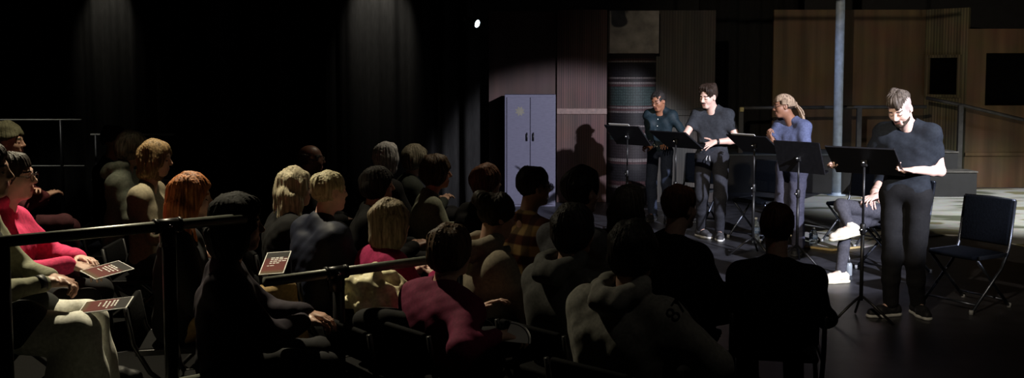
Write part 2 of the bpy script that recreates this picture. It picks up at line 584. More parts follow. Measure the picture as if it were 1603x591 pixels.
def person(label, base, yaw, pose='stand', H=1.75, bulk=1.0, head=None, hrot=(0, 0, 0), arms=None, legs=None, top=('tee', None), bottom=None, bottom_r=(.090, .066, .050, .056),
           shoes=(None, None), hair=('short', None), skinm=None, vox=.006, lean=0.0, neck=None, folds=.006, fade=None, group=None, pelvis=None, jaw=1.0, nose=1.0, seed=0, lips=None, hands=True, feet=True,
           hair_noise=None, gl=None, hem=None, brow=True, hood=False, collar=False, rest=True, sit_h=None, sleeve=.54):
    S = H / 1.75
    root = empty('person', base, yaw, label, 'person', group)
    seed = seed or (abs(hash(label)) % 1000 if False else sum(map(ord, label)) % 997)
    z = V(0, 0, 1)
    if pose == 'stand':
        pv = V(0, 0, .95 * S); nk = V(0, 0, 1.455 * S); hd = V(.035, 0, 1.635 * S)
        hips = {1: V(0, .092 * S, .91 * S), -1: V(0, -.092 * S, .91 * S)}
        kn = {1: V(.025, .105 * S, .50 * S), -1: V(.025, -.105 * S, .50 * S)}
        an = {1: V(-.02, .115 * S, .085), -1: V(-.02, -.115 * S, .085)}
    else:
        sz = .545
        top_z = sit_h or 1.30
        hd = V(.05 + lean, 0, top_z - .118); nk = V(-.01 + lean * .8, 0, top_z - .30)
        pv = V(-.03, 0, sz)
        hips = {1: V(.0, .092, sz - .005), -1: V(.0, -.092, sz - .005)}
        kn = {1: V(.43, .125, .51), -1: V(.43, -.125, .51)}
        an = {1: V(.43, .125, .085), -1: V(.43, -.125, .085)}
    if pelvis is not None: pv = V(*pelvis)
    if head is not None: hd = V(*head)
    if neck is not None: nk = V(*neck)
    toes = {1: V(1, .15, 0), -1: V(1, -.15, 0)}
    ups = {1: z, -1: z}
    for sg, q in (legs or {}).items():
        if 'k' in q: kn[sg] = V(*q['k'])
        if 'a' in q: an[sg] = V(*q['a'])
        if 't' in q: toes[sg] = V(*q['t'])
        if 'u' in q: ups[sg] = V(*q['u'])
        if 'h' in q: hips[sg] = V(*q['h'])
    h = headframe(hd, *hrot)
    sp = nrm(nk - pv); l = V(0, 1, 0); f = nrm(np.cross(l, sp))
    shw = .178 * S * (0.6 + 0.4 * bulk)
    sh = {sg: nk - sp * .078 * S + l * sg * shw for sg in (1, -1)}
    ua, fa = .285 * S, .255 * S
    A = {}
    for sg in (1, -1):
        q = (arms or {}).get(sg, {})
        if pose == 'stand':
            w = V(*q.get('w', (.06, sg * .27 * S, .83 * S)))
        else:
            w = V(*q.get('w', (.30, sg * .09, .655)))
        pole = q.get('pole', (-.5, sg * .8, -.6))
        e = ik(sh[sg], w, ua, fa, pole)
        dl = np.linalg.norm(w - e)
        if dl > fa * 1.02: w = e + (w - e) / dl * fa
        A[sg] = dict(e=e, w=w, d=V(*q.get('d', tuple(w - e))), n=V(*q.get('n', (0, -sg, -.5) if pose == 'stand' else (0, -.2 * sg, -1))), curl=q.get('curl', .45), thumb=q.get('thumb', (.55, .6, .1)), curls=q.get('curls'), spread=q.get('spread', .08))
    b = bulk

    def torso(g, lowhem=True):
        ch = nk - sp * .165 * S; wa = pv + sp * .17 * S
        P = [cap(ch + l * .082 * S * b, ch - l * .082 * S * b, (.108 * b + g) * S, None, .08, (f, .92)),
             cap(wa + l * .058 * S * b, wa - l * .058 * S * b, (.106 * b + g) * S, None, .10, (f, .92))]
        if lowhem: P.append(cap(pv + l * .070 * S * b, pv - l * .070 * S * b, (.108 * b + g) * S, None, .09, (f, .95)))
        for sg in (1, -1):
            P.append(cap(nk + sp * .005, sh[sg] + sp * .012, (.042 + g) * S, (.046 * b + g) * S, .045))
            P.append(ell(sh[sg], V(.062 * b + g, .06 * b + g, .062 * b + g) * S, None, .04))
        return P

    # ---- body (skin), one surface
    P = torso(-.016)
    P += [cap(nk - sp * .05, h.p(-.018 * S, 0, -.055 * S), .060 * S, .053 * S, .03)]
    for sg in (1, -1):
        a = A[sg]
        P += [cap(sh[sg], a['e'], .050 * S * b, .040 * S * b, .03), cap(a['e'], a['e'] + (a['w'] - a['e']) * .35, .040 * S * b, .041 * S * b, .02),
              cap(a['e'] + (a['w'] - a['e']) * .35, a['w'], .041 * S * b, .026 * S, .02)]
        if hands: P += hand_prims(a['w'], a['d'], a['n'], -sg, a['curl'], S, a['thumb'], a['spread'], a['curls'])
        P += [cap(pv, hips[sg], .08 * S, .072 * S, .04), cap(hips[sg], kn[sg], .070 * S, .048 * S, .03), cap(kn[sg], an[sg], .047 * S, .034 * S, .03)]
        t = nrm(toes[sg])
        P += [cap(an[sg], an[sg] + t * .15 - ups[sg] * .035, .030, .020, .02)]
    P += head_prims(h, S, jaw, nose)
    lipm = lips or LIP

    def zones(C):
        fq, lq, uq = h.loc(C)
        fq, lq, uq = fq / S, lq / S, uq / S
        out = np.zeros(len(C))
        out[(np.abs(uq + .065) < .0125) & (np.abs(lq) < .024) & (fq > .08)] = 1
        al = np.abs(lq)
        out[(np.abs(uq + .004 - (al - .032) ** 2 * 6) < .0032) & (np.abs(al - .032) < .016) & (fq > .07)] = 2
        if brow: out[(np.abs(uq - .028 + (al - .03) ** 2 * 9) < .005) & (np.abs(al - .033) < .019) & (fq > .05)] = 3
        if fade is not None: out[(uq > -.02 + .2 * (fq - .02)) & (fq < .045) & (uq < .075) & ((al < .079) | (uq > .03) | (fq < -.03))] = 4
        return out
    hm = hair[1] or LASH
    sdfmesh('body', P, vox, [skinm, lipm, LASH, hm, fade or hm], root, zones=zones)
    # ---- top
    kind, tm = top
    vg = max(vox, .006)
    if tm is not None:
        g = {'tee': .008, 'long': .010, 'jacket': .022, 'hoodie': .020}[kind]
        T = []
        for sg in (1, -1):
            a = A[sg]
            if kind == 'tee':
                dv = nrm(a['e'] - sh[sg]); m = sh[sg] + (a['e'] - sh[sg]) * sleeve
                T += [cap(sh[sg], m, (.052 * b + g) * S, (.051 * b + g) * S, .03), cap(m + dv * .075, m + dv * .16, .070, .06, .006, None, -1)]
            else:
                T += [cap(sh[sg], a['e'], (.056 * b + g) * S, (.046 * b + g) * S, .03), cap(a['e'], a['e'] + (a['w'] - a['e']) * .94, (.046 * b + g) * S, (.031 + g * .8) * S, .03)]
        T += torso(g)
        if pose == 'stand': T += [cut(V(0, 0, hem if hem is not None else (pv[2] - .03 * S)), (0, 0, -1))]
        nz = [Nz(30, folds * .55, seed, (1, 1, .7)), Nz(70, folds * .22, seed + 3)]
        # neck opening
        T += [cap(nk + sp * .02 + f * .012, nk + sp * .12 + f * .03, .056 * S, .070 * S, .01, None, -1)]
        if hood:
            for k in range(9):
                q = math.pi * (0.5 + k / 8.0) if False else math.pi * (.28 + 1.44 * k / 8)
                q2 = math.pi * (.28 + 1.44 * (k + 1) / 8)
                pt = lambda a_: nk + sp * (.045 - .055 * math.cos(a_) * -.6) + f * (.085 * math.cos(a_) - .025) + l * .095 * math.sin(a_)
                if k < 8: T.append(cap(pt(q), pt(q2), .034 + .014 * math.sin(math.pi * k / 8), .034 + .014 * math.sin(math.pi * (k + 1) / 8), .02))
            T.append(cap(nk - f * .13 - sp * .02 + l * .05, nk - f * .13 - sp * .02 - l * .05, .042, .042, .04))
            T.append(cap(nk - f * .05 + sp * .03, nk - f * .09 + sp * .10, .05, .055, .012, None, -1))
        nm = {'tee': 't_shirt', 'long': 'shirt', 'jacket': 'jacket', 'hoodie': 'hoodie'}[kind]
        shirt = sdfmesh(nm, T, vg, tm, root, nz)
        if collar:
            bm = NB()
            for k in range(12):
                q0, q1 = [math.pi * (.12 + 1.76 * (k + d) / 12) for d in (0, 1)]
                c0 = [nk + sp * u + f * (r * math.cos(q) + .008) + l * r * math.sin(q) for q in (q0, q1) for r, u in ((.070, .00), (.063, .045))]
                vs = [bm.verts.new(c0[i]) for i in (0, 2, 3, 1)]
                bm.faces.new(vs)
            bmesh.ops.remove_doubles(bm, verts=bm.verts, dist=.0005)
            o = bmobj('collar', bm, tm, shirt, True)
            md = o.modifiers.new('thick', 'SOLIDIFY'); md.thickness = .006
    else: shirt = None
    if bottom is not None:
        r0, r1, r2, r3 = bottom_r
        T = [cap(pv + l * .070 * S * b, pv - l * .070 * S * b, (.112 * b) * S, None, .05, (f, .95))]
        if pose == 'sit': T += [cap(pv + l * .065 * b - f * .01, pv - l * .065 * b - f * .01, .105, None, .05)]
        for sg in (1, -1):
            T += [cap(pv + l * sg * .05, hips[sg], .10 * S * b, r0 * S * b, .04), cap(hips[sg], kn[sg], r0 * S * b, r1 * S, .03),
                  cap(kn[sg], kn[sg] + (an[sg] - kn[sg]) * .45, r1 * S, r2 * 1.08 * S, .025), cap(kn[sg] + (an[sg] - kn[sg]) * .45, an[sg] + nrm(kn[sg] - an[sg]) * .03, r2 * 1.08 * S, r3 * S, .025)]
        sdfmesh('trousers', T, vg, bottom, root, [Nz(30, folds * .5, seed + 7, (1.2, 1.2, .5)), Nz(66, folds * .22, seed + 9, (1, 1, .9))])
    if feet and shoes[0] is not None:
        for sg in (1, -1):
            t = nrm(toes[sg]); u = nrm(ups[sg] - t * (ups[sg] @ t)); s_ = np.cross(u, t)
            a = an[sg]; o0 = a - u * .085
            q = lambda ff, ss, uu: o0 + t * ff + s_ * ss + u * uu
            sv = max(.0045, vox * .8)
            T = [cap(q(-.045, 0, .05), q(.09, 0, .045), .040, .043, .02), cap(q(.09, 0, .042), q(.165, 0, .032), .043, .036, .03), cap(q(-.03, 0, .06), q(.0, 0, .105), .042, .040, .03), cut(q(0, 0, .006), -u)]
            sob = sdfmesh('shoe', T, sv, shoes[0], root, [Nz(120, .0015, seed)])
            T = [cap(q(-.052, 0, .014), q(.085, 0, .014), .043, .047, .03, (u, .55)), cap(q(.085, 0, .014), q(.172, 0, .014), .047, .038, .03, (u, .55)), cut(q(0, 0, .026), u), cut(q(0, 0, .0), -u)]
            sdfmesh('sole', T, sv, shoes[1], sob)
    if hair[1] is not None:
        hn = hair_noise if hair_noise is not None else [Strand(h, .0028, 40, seed), Nz(60, .004, seed + 1)]
        nm = {'beanie': 'beanie', 'hood': 'hood'}.get(hair[0], 'hair')
        sdfmesh(nm, hair_prims(hair[0], h, S), min(vox, .006), hair[1], root, hn)
    if gl is not None: glasses(h, root, gl, S)
    root_data = dict(h=h, A=A, sh=sh, nk=nk, pv=pv, sp=sp, f=f, shirt=shirt, S=S, kn=kn, an=an, hips=hips)
    return root, root_data


def w2l(base, yaw, P):
    p = np.array(P, float) - np.array(base, float)
    c, s = math.cos(yaw), math.sin(yaw)
    return V(c * p[0] + s * p[1], -s * p[0] + c * p[1], p[2])


def wd2l(yaw, d):
    c, s = math.cos(yaw), math.sin(yaw)
    return V(c * d[0] + s * d[1], -s * d[0] + c * d[1], d[2])
# ------------------------------------------------------------------ materials of the set
def wood(name, col, grain=9, dark=.45, rough=.55, lines=26, lf=.5):
    """boards with vertical grain: streaky noise plus narrow dark lines"""
    m = bpy.data.materials.new(name); m.use_nodes = True
    nt = m.node_tree; b = nt.nodes['Principled BSDF']; L = nt.links.new
    b.inputs['Roughness'].default_value = rough; b.inputs['Specular IOR Level'].default_value = .3
    tc = nt.nodes.new('ShaderNodeTexCoord')
    mp = nt.nodes.new('ShaderNodeMapping'); mp.inputs['Scale'].default_value = (1, 1, .05); L(tc.outputs['Object'], mp.inputs['Vector'])
    n1 = nt.nodes.new('ShaderNodeTexNoise'); n1.inputs['Scale'].default_value = grain; n1.inputs['Detail'].default_value = 8; L(mp.outputs[0], n1.inputs['Vector'])
    n2 = nt.nodes.new('ShaderNodeTexNoise'); n2.inputs['Scale'].default_value = 2.2; n2.inputs['Detail'].default_value = 3; L(tc.outputs['Object'], n2.inputs['Vector'])
    mr = nt.nodes.new('ShaderNodeMapRange'); mr.inputs['From Min'].default_value = .35; mr.inputs['From Max'].default_value = .65; L(n1.outputs['Fac'], mr.inputs['Value'])
    mx = nt.nodes.new('ShaderNodeMix'); mx.data_type = 'RGBA'
    mx.inputs[6].default_value = (*[c * dark for c in col], 1); mx.inputs[7].default_value = (*col, 1)
    L(mr.outputs[0], mx.inputs[0])
    m2 = nt.nodes.new('ShaderNodeMix'); m2.data_type = 'RGBA'; m2.blend_type = 'MULTIPLY'; m2.inputs[0].default_value = .5
    L(mx.outputs[2], m2.inputs[6]); L(n2.outputs['Color'], m2.inputs[7])
    cr = nt.nodes.new('ShaderNodeMix'); cr.data_type = 'RGBA'; cr.blend_type = 'MULTIPLY'; cr.inputs[0].default_value = lf
    wv = nt.nodes.new('ShaderNodeTexWave'); wv.wave_type = 'BANDS'; wv.bands_direction = 'X'; wv.inputs['Scale'].default_value = lines / 6.28; wv.inputs['Distortion'].default_value = .6
    L(mp.outputs[0], wv.inputs['Vector'])
    L(m2.outputs[2], cr.inputs[6]); L(wv.outputs['Color'], cr.inputs[7])
    L(cr.outputs[2], b.inputs['Base Color'])
    bp = nt.nodes.new('ShaderNodeBump'); bp.inputs['Strength'].default_value = .25; bp.inputs['Distance'].default_value = .01
    L(n1.outputs['Fac'], bp.inputs['Height']); L(bp.outputs[0], b.inputs['Normal'])
    return m


WOODRED = wood('wood_red_brown', (.118, .054, .047), 11, .5, .6, 60, .5)
WOODDARK = wood('wood_dark_brown', (.062, .030, .024), 7, .6, .6, 8, .15)
WOODOLIVE = wood('wood_grey_brown', (.060, .049, .038), 12, .5, .6, 50, .4)
WOODMAIN = wood('wood_panel_brown', (.19, .118, .062), 6, .6, .5, 5, .12)
WOODPLANK = wood('wood_plank_olive', (.22, .18, .10), 10, .5, .6, 40, .5)
BLACKPAINT = mat('black_paint', (.012, .012, .014), .7, 0, .2, 8, .05)
VELVET = mat('black_velvet', (.012, .0115, .011), .9, 0, .2, 40, .1, (1, 1, .2), spec=.1)
FLOORMAT = mat('black_stage_floor', (.030, .030, .036), .42, 0, .55, 5, .08, spec=.5, detail=8)
CARPET = mat('dark_riser_carpet', (.003, .003, .003), .95, 0, .3, 80, .2, spec=.1)


def st(o):
    o['kind'] = 'structure'
    return o


# ------------------------------------------------------------------ room shell
bm = NB(); box(bm, (1.0, 8.5, -.05), (24, 21, .1)); st(bmobj('floor', bm, FLOORMAT))
bm = NB(); box(bm, (1.0, 8.5, 5.05), (24, 21, .1)); st(bmobj('ceiling', bm, BLACKPAINT))
bm = NB(); box(bm, (1.0, 19.05, 2.5), (24, .1, 5.1)); st(bmobj('wall_back', bm, BLACKPAINT))
bm = NB(); box(bm, (-11.05, 8.5, 2.5), (.1, 21, 5.1)); st(bmobj('wall_left', bm, BLACKPAINT))
bm = NB(); box(bm, (13.05, 8.5, 2.5), (.1, 21, 5.1)); st(bmobj('wall_right', bm, BLACKPAINT))
bm = NB(); box(bm, (1.0, -2.05, 2.5), (24, .1, 5.1)); st(bmobj('wall_front', bm, BLACKPAINT))

UX, UY = .79, .613


def stw(s, t): return (UX * s - UY * t, UY * s + UX * t)


bm = NB(); prism(bm, [stw(-2.2, -2.0 + 2), stw(1.66, -1.0), stw(1.66, 7.0), stw(2.38, 7.0), stw(2.38, 10.4), stw(-1.6, 10.4)], 0.0, .2)
st(bmobj('floor_riser', bm, CARPET))


bm = NB(); prism(bm, [stw(1.7, -1.0), stw(5.0, -2.2), stw(5.0, 5.5), stw(5.6, 9.0), stw(4.4, 11.5), stw(2.45, 11.0), stw(2.45, 6.95), stw(1.7, 6.95)], -.02, .003)  # dark sheet added so the house floor stays black under the lamps
st(bmobj('floor_house_shade', bm, CARPET))


def curtain(x0, x1, y, label, seed, z1=4.7):
    rnd = random.Random(seed)
    n = int((x1 - x0) / .025)
    bm = NB()
    ph = [rnd.uniform(0, 6.28) for _ in range(6)]
    rows = 10
    g = []
    for j in range(rows + 1):
        z = .02 + (z1 - .02) * j / rows
        row = []
        for i in range(n + 1):
            x = x0 + (x1 - x0) * i / n
            w = .5 + .5 * math.sin(x * 1.9 + ph[0])
            d = .09 * math.sin(x * 17 + 1.6 * math.sin(x * 3.1 + ph[1]) + ph[2] + .08 * z) * (.35 + .65 * w) + .05 * math.sin(x * 6.3 + ph[3]) + .012 * math.sin(x * 47 + ph[4] + .3 * z)
            row.append(bm.verts.new((x, y + d * (1.1 - .06 * z), z)))
        g.append(row)
    for j in range(rows):
        for i in range(n):
            bm.faces.new((g[j][i], g[j][i + 1], g[j + 1][i + 1], g[j + 1][i]))
    o = bmobj('stage_curtain', bm, VELVET, None, True)
    md = o.modifiers.new('thick', 'SOLIDIFY'); md.thickness = .012
    setp(o, label, 'curtain')
    return o


curtain(-7.6, -3.65, 13.15, 'black pleated stage curtain behind the guard rails, leftmost of the drapes', 3)
curtain(-3.7, -2.35, 13.42, 'plain black stage drape in the dark gap between the two lit curtains', 5)
curtain(-2.4, -.42, 13.15, 'black pleated stage curtain left of the grey locker, lit at its top', 9)
curtain(3.2, 4.9, 17.6, 'black drape in the gap between the wooden set walls', 12, 4.4)


# ------------------------------------------------------------------ set walls
def flat(px0, px1, pyt, Y, m, label, name='set_flat', th=.06, z1=None, part=None):
    a, b = at(px0, pyt, Y), at(px1, pyt, Y)
    z1 = z1 or a[2]
    root = empty(name, ((a[0] + b[0]) / 2, Y, 0), 0, label, 'set wall')
    w = b[0] - a[0]
    bm = NB(); box(bm, (0, th / 2, z1 / 2), (w, th, z1), bev=.004); bmobj('panel', bm, m, root)
    bm = NB()
    for x in (-w / 2 + .04, w / 2 - .04): box(bm, (x, th + .03, z1 / 2), (.07, .05, z1 - .02))
    bmobj('frame', bm, WOODDARK, root)
    return root, w, z1


YL = 14.8
r_, w_, z_ = flat(765, 871.4, 17, YL + .05, WOODDARK, 'dark brown wooden set wall behind the grey locker')
r_, w_, z_ = flat(872, 951, 15, YL, WOODRED, 'reddish striped wooden set wall between locker and patterned column')
bm = NB(); box(bm, (0, -.012, at(900, 174, YL)[2]), (w_, .03, .085), bev=.006); bmobj('chair_rail', bm, mat('rail_wood', (.13, .075, .062), .5, 0, .25, 20, .1, (1, 1, 1)), r_)
r_, w_, z_ = flat(1028, 1121, 16, YL, WOODOLIVE, 'dark greyish wooden set wall right of the patterned column')
bm = NB(); box(bm, (0, -.012, at(1070, 176, YL)[2]), (w_, .03, .085), bev=.006); bmobj('chair_rail', bm, WOODOLIVE, r_)

# patterned column: painted square above, round drum below
xa, xb = at(952, 85, YL)[0], at(1028, 85, YL)[0]
xc, rad = (xa + xb) / 2, (xb - xa) / 2
ztop = at(990, 18, YL)[2]; zsq = at(990, 84, YL)[2]


def bandmat():
    m = bpy.data.materials.new('column_bands'); m.use_nodes = True
    nt = m.node_tree; b = nt.nodes['Principled BSDF']; L = nt.links.new
    b.inputs['Roughness'].default_value = .6; b.inputs['Specular IOR Level'].default_value = .25
    tc = nt.nodes.new('ShaderNodeTexCoord'); sx = nt.nodes.new('ShaderNodeSeparateXYZ'); L(tc.outputs['Object'], sx.inputs[0])
    mr = nt.nodes.new('ShaderNodeMapRange'); mr.inputs['From Min'].default_value = 0; mr.inputs['From Max'].default_value = zsq; L(sx.outputs['Z'], mr.inputs['Value'])
    cr = nt.nodes.new('ShaderNodeValToRGB'); cr.color_ramp.interpolation = 'CONSTANT'
    L(mr.outputs[0], cr.inputs['Fac'])
    zz = lambda py: at(990, py, YL - rad)[2] / zsq
    dk, red, ln, teal, dk2 = (.009, .008, .010, 1), (.040, .020, .022, 1), (.10, .085, .085, 1), (.022, .034, .034, 1), (.016, .012, .014, 1)
    st_ = [(340, dk2), (296, ln), (292, red), (285, dk), (258, red), (254, ln), (250, dk2), (220, teal), (212, ln), (209, red), (204, dk2), (200, ln), (197, dk), (177, ln), (174, red), (171, ln), (168, red), (166, teal), (136, red), (132, ln), (129, dk2), (124, ln), (121, dk), (98, ln), (95, red), (92, dk2), (86, dk2)]
    el = cr.color_ramp.elements
    el[0].position = 0; el[0].color = dk2
    el[1].position = max(0.001, zz(330)); el[1].color = dk2
    for py, c in st_[1:]:
        p = min(max(zz(py), .002), .999)
        e = el.new(p); e.color = c
    # small repeated ornament in the dark bands
    an = nt.nodes.new('ShaderNodeMath'); an.operation = 'ARCTAN2'; L(sx.outputs['X'], an.inputs[0]); L(sx.outputs['Y'], an.inputs[1])
    cx = nt.nodes.new('ShaderNodeCombineXYZ'); L(an.outputs[0], cx.inputs[0]); L(sx.outputs['Z'], cx.inputs[1])
    mp = nt.nodes.new('ShaderNodeMapping'); mp.inputs['Scale'].default_value = (.38, 1, 1); L(cx.outputs[0], mp.inputs[0])
    vo = nt.nodes.new('ShaderNodeTexVoronoi'); vo.inputs['Scale'].default_value = 26; vo.inputs['Randomness'].default_value = .25; L(mp.outputs[0], vo.inputs['Vector'])
    lt = nt.nodes.new('ShaderNodeMapRange'); lt.inputs['From Min'].default_value = .25; lt.inputs['From Max'].default_value = .5; lt.inputs['To Min'].default_value = 1.25; lt.inputs['To Max'].default_value = .55
    L(vo.outputs['Distance'], lt.inputs['Value'])
    mx = nt.nodes.new('ShaderNodeMix'); mx.data_type = 'RGBA'; mx.blend_type = 'MULTIPLY'; mx.inputs[0].default_value = .8
    L(cr.outputs[0], mx.inputs[6]); L(lt.outputs[0], mx.inputs[7]); L(mx.outputs[2], b.inputs['Base Color'])
    return m


root = empty('patterned_column', (xc, YL + .06, 0), 0, 'round column with teal and dark ornament bands under a pale square block', 'column')
bm = NB()
N = 40
pr = [(0.0, 1.0)]
lathe(bm, [(rad, 0.0), (rad, zsq * .25), (rad, zsq * .5), (rad, zsq * .75), (rad, zsq)], 64)
bmobj('drum', bm, bandmat(), root, True)
bm = NB(); box(bm, (0, 0, (zsq + ztop) / 2), (2 * rad, rad * 1.6, ztop - zsq), bev=.005)
bmobj('block', bm, mat('stone_paint', (.17, .155, .14), .7, 0, .35, 6, .08, detail=10), root)

# locker
LK = 14.3
a, b = at(790, 148, LK), at(870, 148, LK)
lw = b[0] - a[0]; lh = a[2] - .0
root = empty('storage_locker', ((a[0] + b[0]) / 2, LK, 0), 0, 'tall lilac grey two-door locker with black handles against the dark wall', 'locker')
LOCK = mat('locker_grey', (.088, .085, .125), .55, 0, .10, 14, .03, (1, 1, 5), spec=.3)
bm = NB()
box(bm, (0, .225, lh / 2), (lw, .42, lh), bev=.006); bmobj('body', bm, LOCK, root)
for sg in (-1, 1):
    bm = NB(); dw = lw / 2 - .035
    box(bm, (sg * (dw / 2 + .004), .005, lh / 2), (dw, .022, lh - .07), bev=.004)
    d = bmobj('door', bm, LOCK, root)
    bm = NB(); hz = at(832, 214, LK)[2]
    tube(bm, [(sg * .045, -.005, hz - .055), (sg * .045, -.035, hz - .045), (sg * .045, -.035, hz + .045), (sg * .045, -.005, hz + .055)], .009, 8)
    bmobj('handle', bm, BLACKMETAL, d, True)
# faded yellow sticker on the left door
st_p = at(814, 174, LK); bm = NB()
prof = [((.075 if k % 2 else .045) * math.cos(k * math.pi / 8), (.075 if k % 2 else .045) * math.sin(k * math.pi / 8)) for k in range(16)]
vs0 = [bm.verts.new((st_p[0] - (a[0] + b[0]) / 2 + x, -.0085, st_p[2] + z)) for x, z in prof]
vs1 = [bm.verts.new((v.co.x, -.0060, v.co.z)) for v in vs0]
bm.faces.new(vs0); bm.faces.new(vs1[::-1])
for i in range(16): bm.faces.new((vs0[i], vs1[i], vs1[(i + 1) % 16], vs0[(i + 1) % 16]))
bmobj('sticker', bm, mat('faded_yellow', (.125, .115, .09), .6, 0, .1, 20, 0), root)

# big brown wall, fin with a window, far wall with a window
YR = 17.3
r_, w_, z_ = flat(1212, 1450, 15, YR, WOODMAIN, 'wide brown wooden set wall behind the blue pole')
zt = z_


def panel_hole(root, x0, x1, z0, z1, hx0, hx1, hz0, hz1, th, m, name='panel'):
    bm = NB()
    for (xa, xb, za, zb) in ((x0, hx0, z0, z1), (hx1, x1, z0, z1), (hx0, hx1, z0, hz0), (hx0, hx1, hz1, z1)):
        if xb > xa and zb > za: box(bm, ((xa + xb) / 2, th / 2, (za + zb) / 2), (xb - xa, th, zb - za))
    return bmobj(name, bm, m, root)


def winframe(root, hx0, hx1, hz0, hz1, m):
    bm = NB()
    for (c, s) in (((hx0, -.01, (hz0 + hz1) / 2), (.05, .10, hz1 - hz0 + .05)), ((hx1, -.01, (hz0 + hz1) / 2), (.05, .10, hz1 - hz0 + .05)), (((hx0 + hx1) / 2, -.01, hz0), (hx1 - hx0 - .05, .10, .05)), (((hx0 + hx1) / 2, -.01, hz1), (hx1 - hx0 - .05, .10, .05))):
        box(bm, c, s, bev=.004)
    return bmobj('window_frame', bm, m, root)


p0 = at(1450, 16, YR); p1 = at(1517, 16, YR - .55)
ang = math.atan2(p1[1] - p0[1], p1[0] - p0[0]); ln = math.hypot(p1[0] - p0[0], p1[1] - p0[1])
root = empty('set_fin', (p0[0], p0[1], 0), ang, 'narrow olive plank set wall with a small black window', 'set wall')
fx = lambda px: (px - 1450) / 67 * ln
panel_hole(root, 0, ln, 0, zt, fx(1455), fx(1506), at(1480, 150, YR - .3)[2], at(1480, 88, YR - .3)[2], .06, WOODPLANK)
winframe(root, fx(1455), fx(1506), at(1480, 150, YR - .3)[2], at(1480, 88, YR - .3)[2], WOODPLANK)
bm = NB(); box(bm, ((fx(1455) + fx(1506)) / 2, .10, 2.0), (.8, .02, 1.1)); bmobj('backing', bm, mat('unlit_black', (.002, .002, .002), .95, 0, .1, 8, .02, spec=.02), root)  # near-black sheet stands in for the darkness behind the window

YF = YR - .55
p0 = at(1516, 45, YF); p1 = at(1790, 45, YF)
root = empty('set_wall', (p0[0], YF, 0), 0, 'brown wooden set wall at right edge with a large black window', 'set wall')
gx = lambda px: at(px, 120, YF)[0] - p0[0]
hz0, hz1 = at(1570, 165, YF)[2], at(1570, 83, YF)[2]
panel_hole(root, 0, p1[0] - p0[0], 0, p0[2], gx(1543), gx(1680), hz0, hz1, .06, WOODMAIN)
bm = NB(); box(bm, ((gx(1543) + gx(1680)) / 2, .12, (hz0 + hz1) / 2), (gx(1680) - gx(1543) + .3, .02, hz1 - hz0 + .3)); bmobj('backing', bm, mat('unlit_black', (.002, .002, .002), .95, 0, .1, 8, .02, spec=.02), root)  # same near-black stand-in for the dark behind the large window
bm = NB(); box(bm, ((p1[0] - p0[0]) / 2, -.015, .55), (p1[0] - p0[0], .03, .05)); bmobj('chair_rail', bm, WOODMAIN, root)

# pole
pb = fl(1309, 306)
root = empty('support_pole', (pb[0], pb[1], 0), 0, 'thick blue-grey steel support pole from floor to ceiling', 'pole')
PB = mat('blue_grey_paint', (.42, .50, .62), .45, 0, .2, 12, .05)
bm = NB(); lathe(bm, [(.068, 0.0), (.068, 2.5), (.068, 4.98)], 32); bmobj('shaft', bm, PB, root, True)
bm = NB(); lathe(bm, [(.14, 0.0), (.14, .015), (.075, .02), (.072, .05), (.068, .05)], 32); bmobj('base_flange', bm, PB, root, True)

# raised platform with steps and guard rails
YP = 16.0
x0, x1 = at(1140, 240, YP)[0], at(1366, 240, YP)[0]
zp = at(1200, 241, YP)[2]
root = empty('stage_platform', ((x0 + x1) / 2, YP, 0), 0, 'low black stage platform below the brown wall', 'platform')
PLT = mat('platform_top', (.05, .06, .065), .5, 0, .3, 6, .05)
bm = NB(); box(bm, (0, .55, zp / 2 - .012), (x1 - x0, 1.1, zp - .024), bev=.003); bmobj('base', bm, BLACKPAINT, root)
bm = NB(); box(bm, (0, .55, zp - .012), (x1 - x0 + .02, 1.12, .024), bev=.003); bmobj('deck', bm, PLT, root)
for (pa, pb_, pyt, Y, lab) in ((1372, 1500, 237, 15.75, 'upper black step beside the platform, right of the nearest reader'), (1376, 1530, 268, 15.35, 'lower black step in front of the upper one, worn pale edge')):
    xa, xb = at(pa, pyt, Y)[0], at(pb_, pyt, Y)[0]; zt_ = at(1430, pyt, Y)[2]
    root = empty('stage_step', ((xa + xb) / 2, Y, 0), 0, lab, 'step')
    bm = NB(); box(bm, (0, .2, zt_ / 2 - .01), (xb - xa, .39, zt_ - .02), bev=.004); bmobj('box', bm, BLACKPAINT, root)
    bm = NB(); box(bm, (0, .195, zt_ - .01), (xb - xa + .02, .41, .022), bev=.004); bmobj('tread', bm, mat('worn_tread', (.07, .065, .06), .6, 0, .5, 9, .05), root)

RG = mat('guard_rail_wood', (.13, .11, .09), .6, 0, .3, 12, .08)
RGL = mat('guard_rail_dark', (.04, .038, .036), .6, 0, .3, 12, .08)


def rail_run(pts, posts, label, m, r=.028):
    root = empty('guard_rail', (posts[0][0], posts[0][1], posts[0][2]), 0, label, 'railing')
    o = np.array(posts[0][:3])
    bm = NB()
    for i in range(len(pts) - 1):
        tube(bm, [np.array(pts[i]) - o, np.array(pts[i + 1]) - o], r, 8)
    bmobj('handrail', bm, m, root, True)
    for x, y, z0, z1 in posts:
        bm = NB(); box(bm, (x - o[0], y - o[1], (z0 + z1) / 2 - o[2]), (.075, .06, z1 - z0), bev=.004)
        bmobj('post', bm, m, root)
    return root


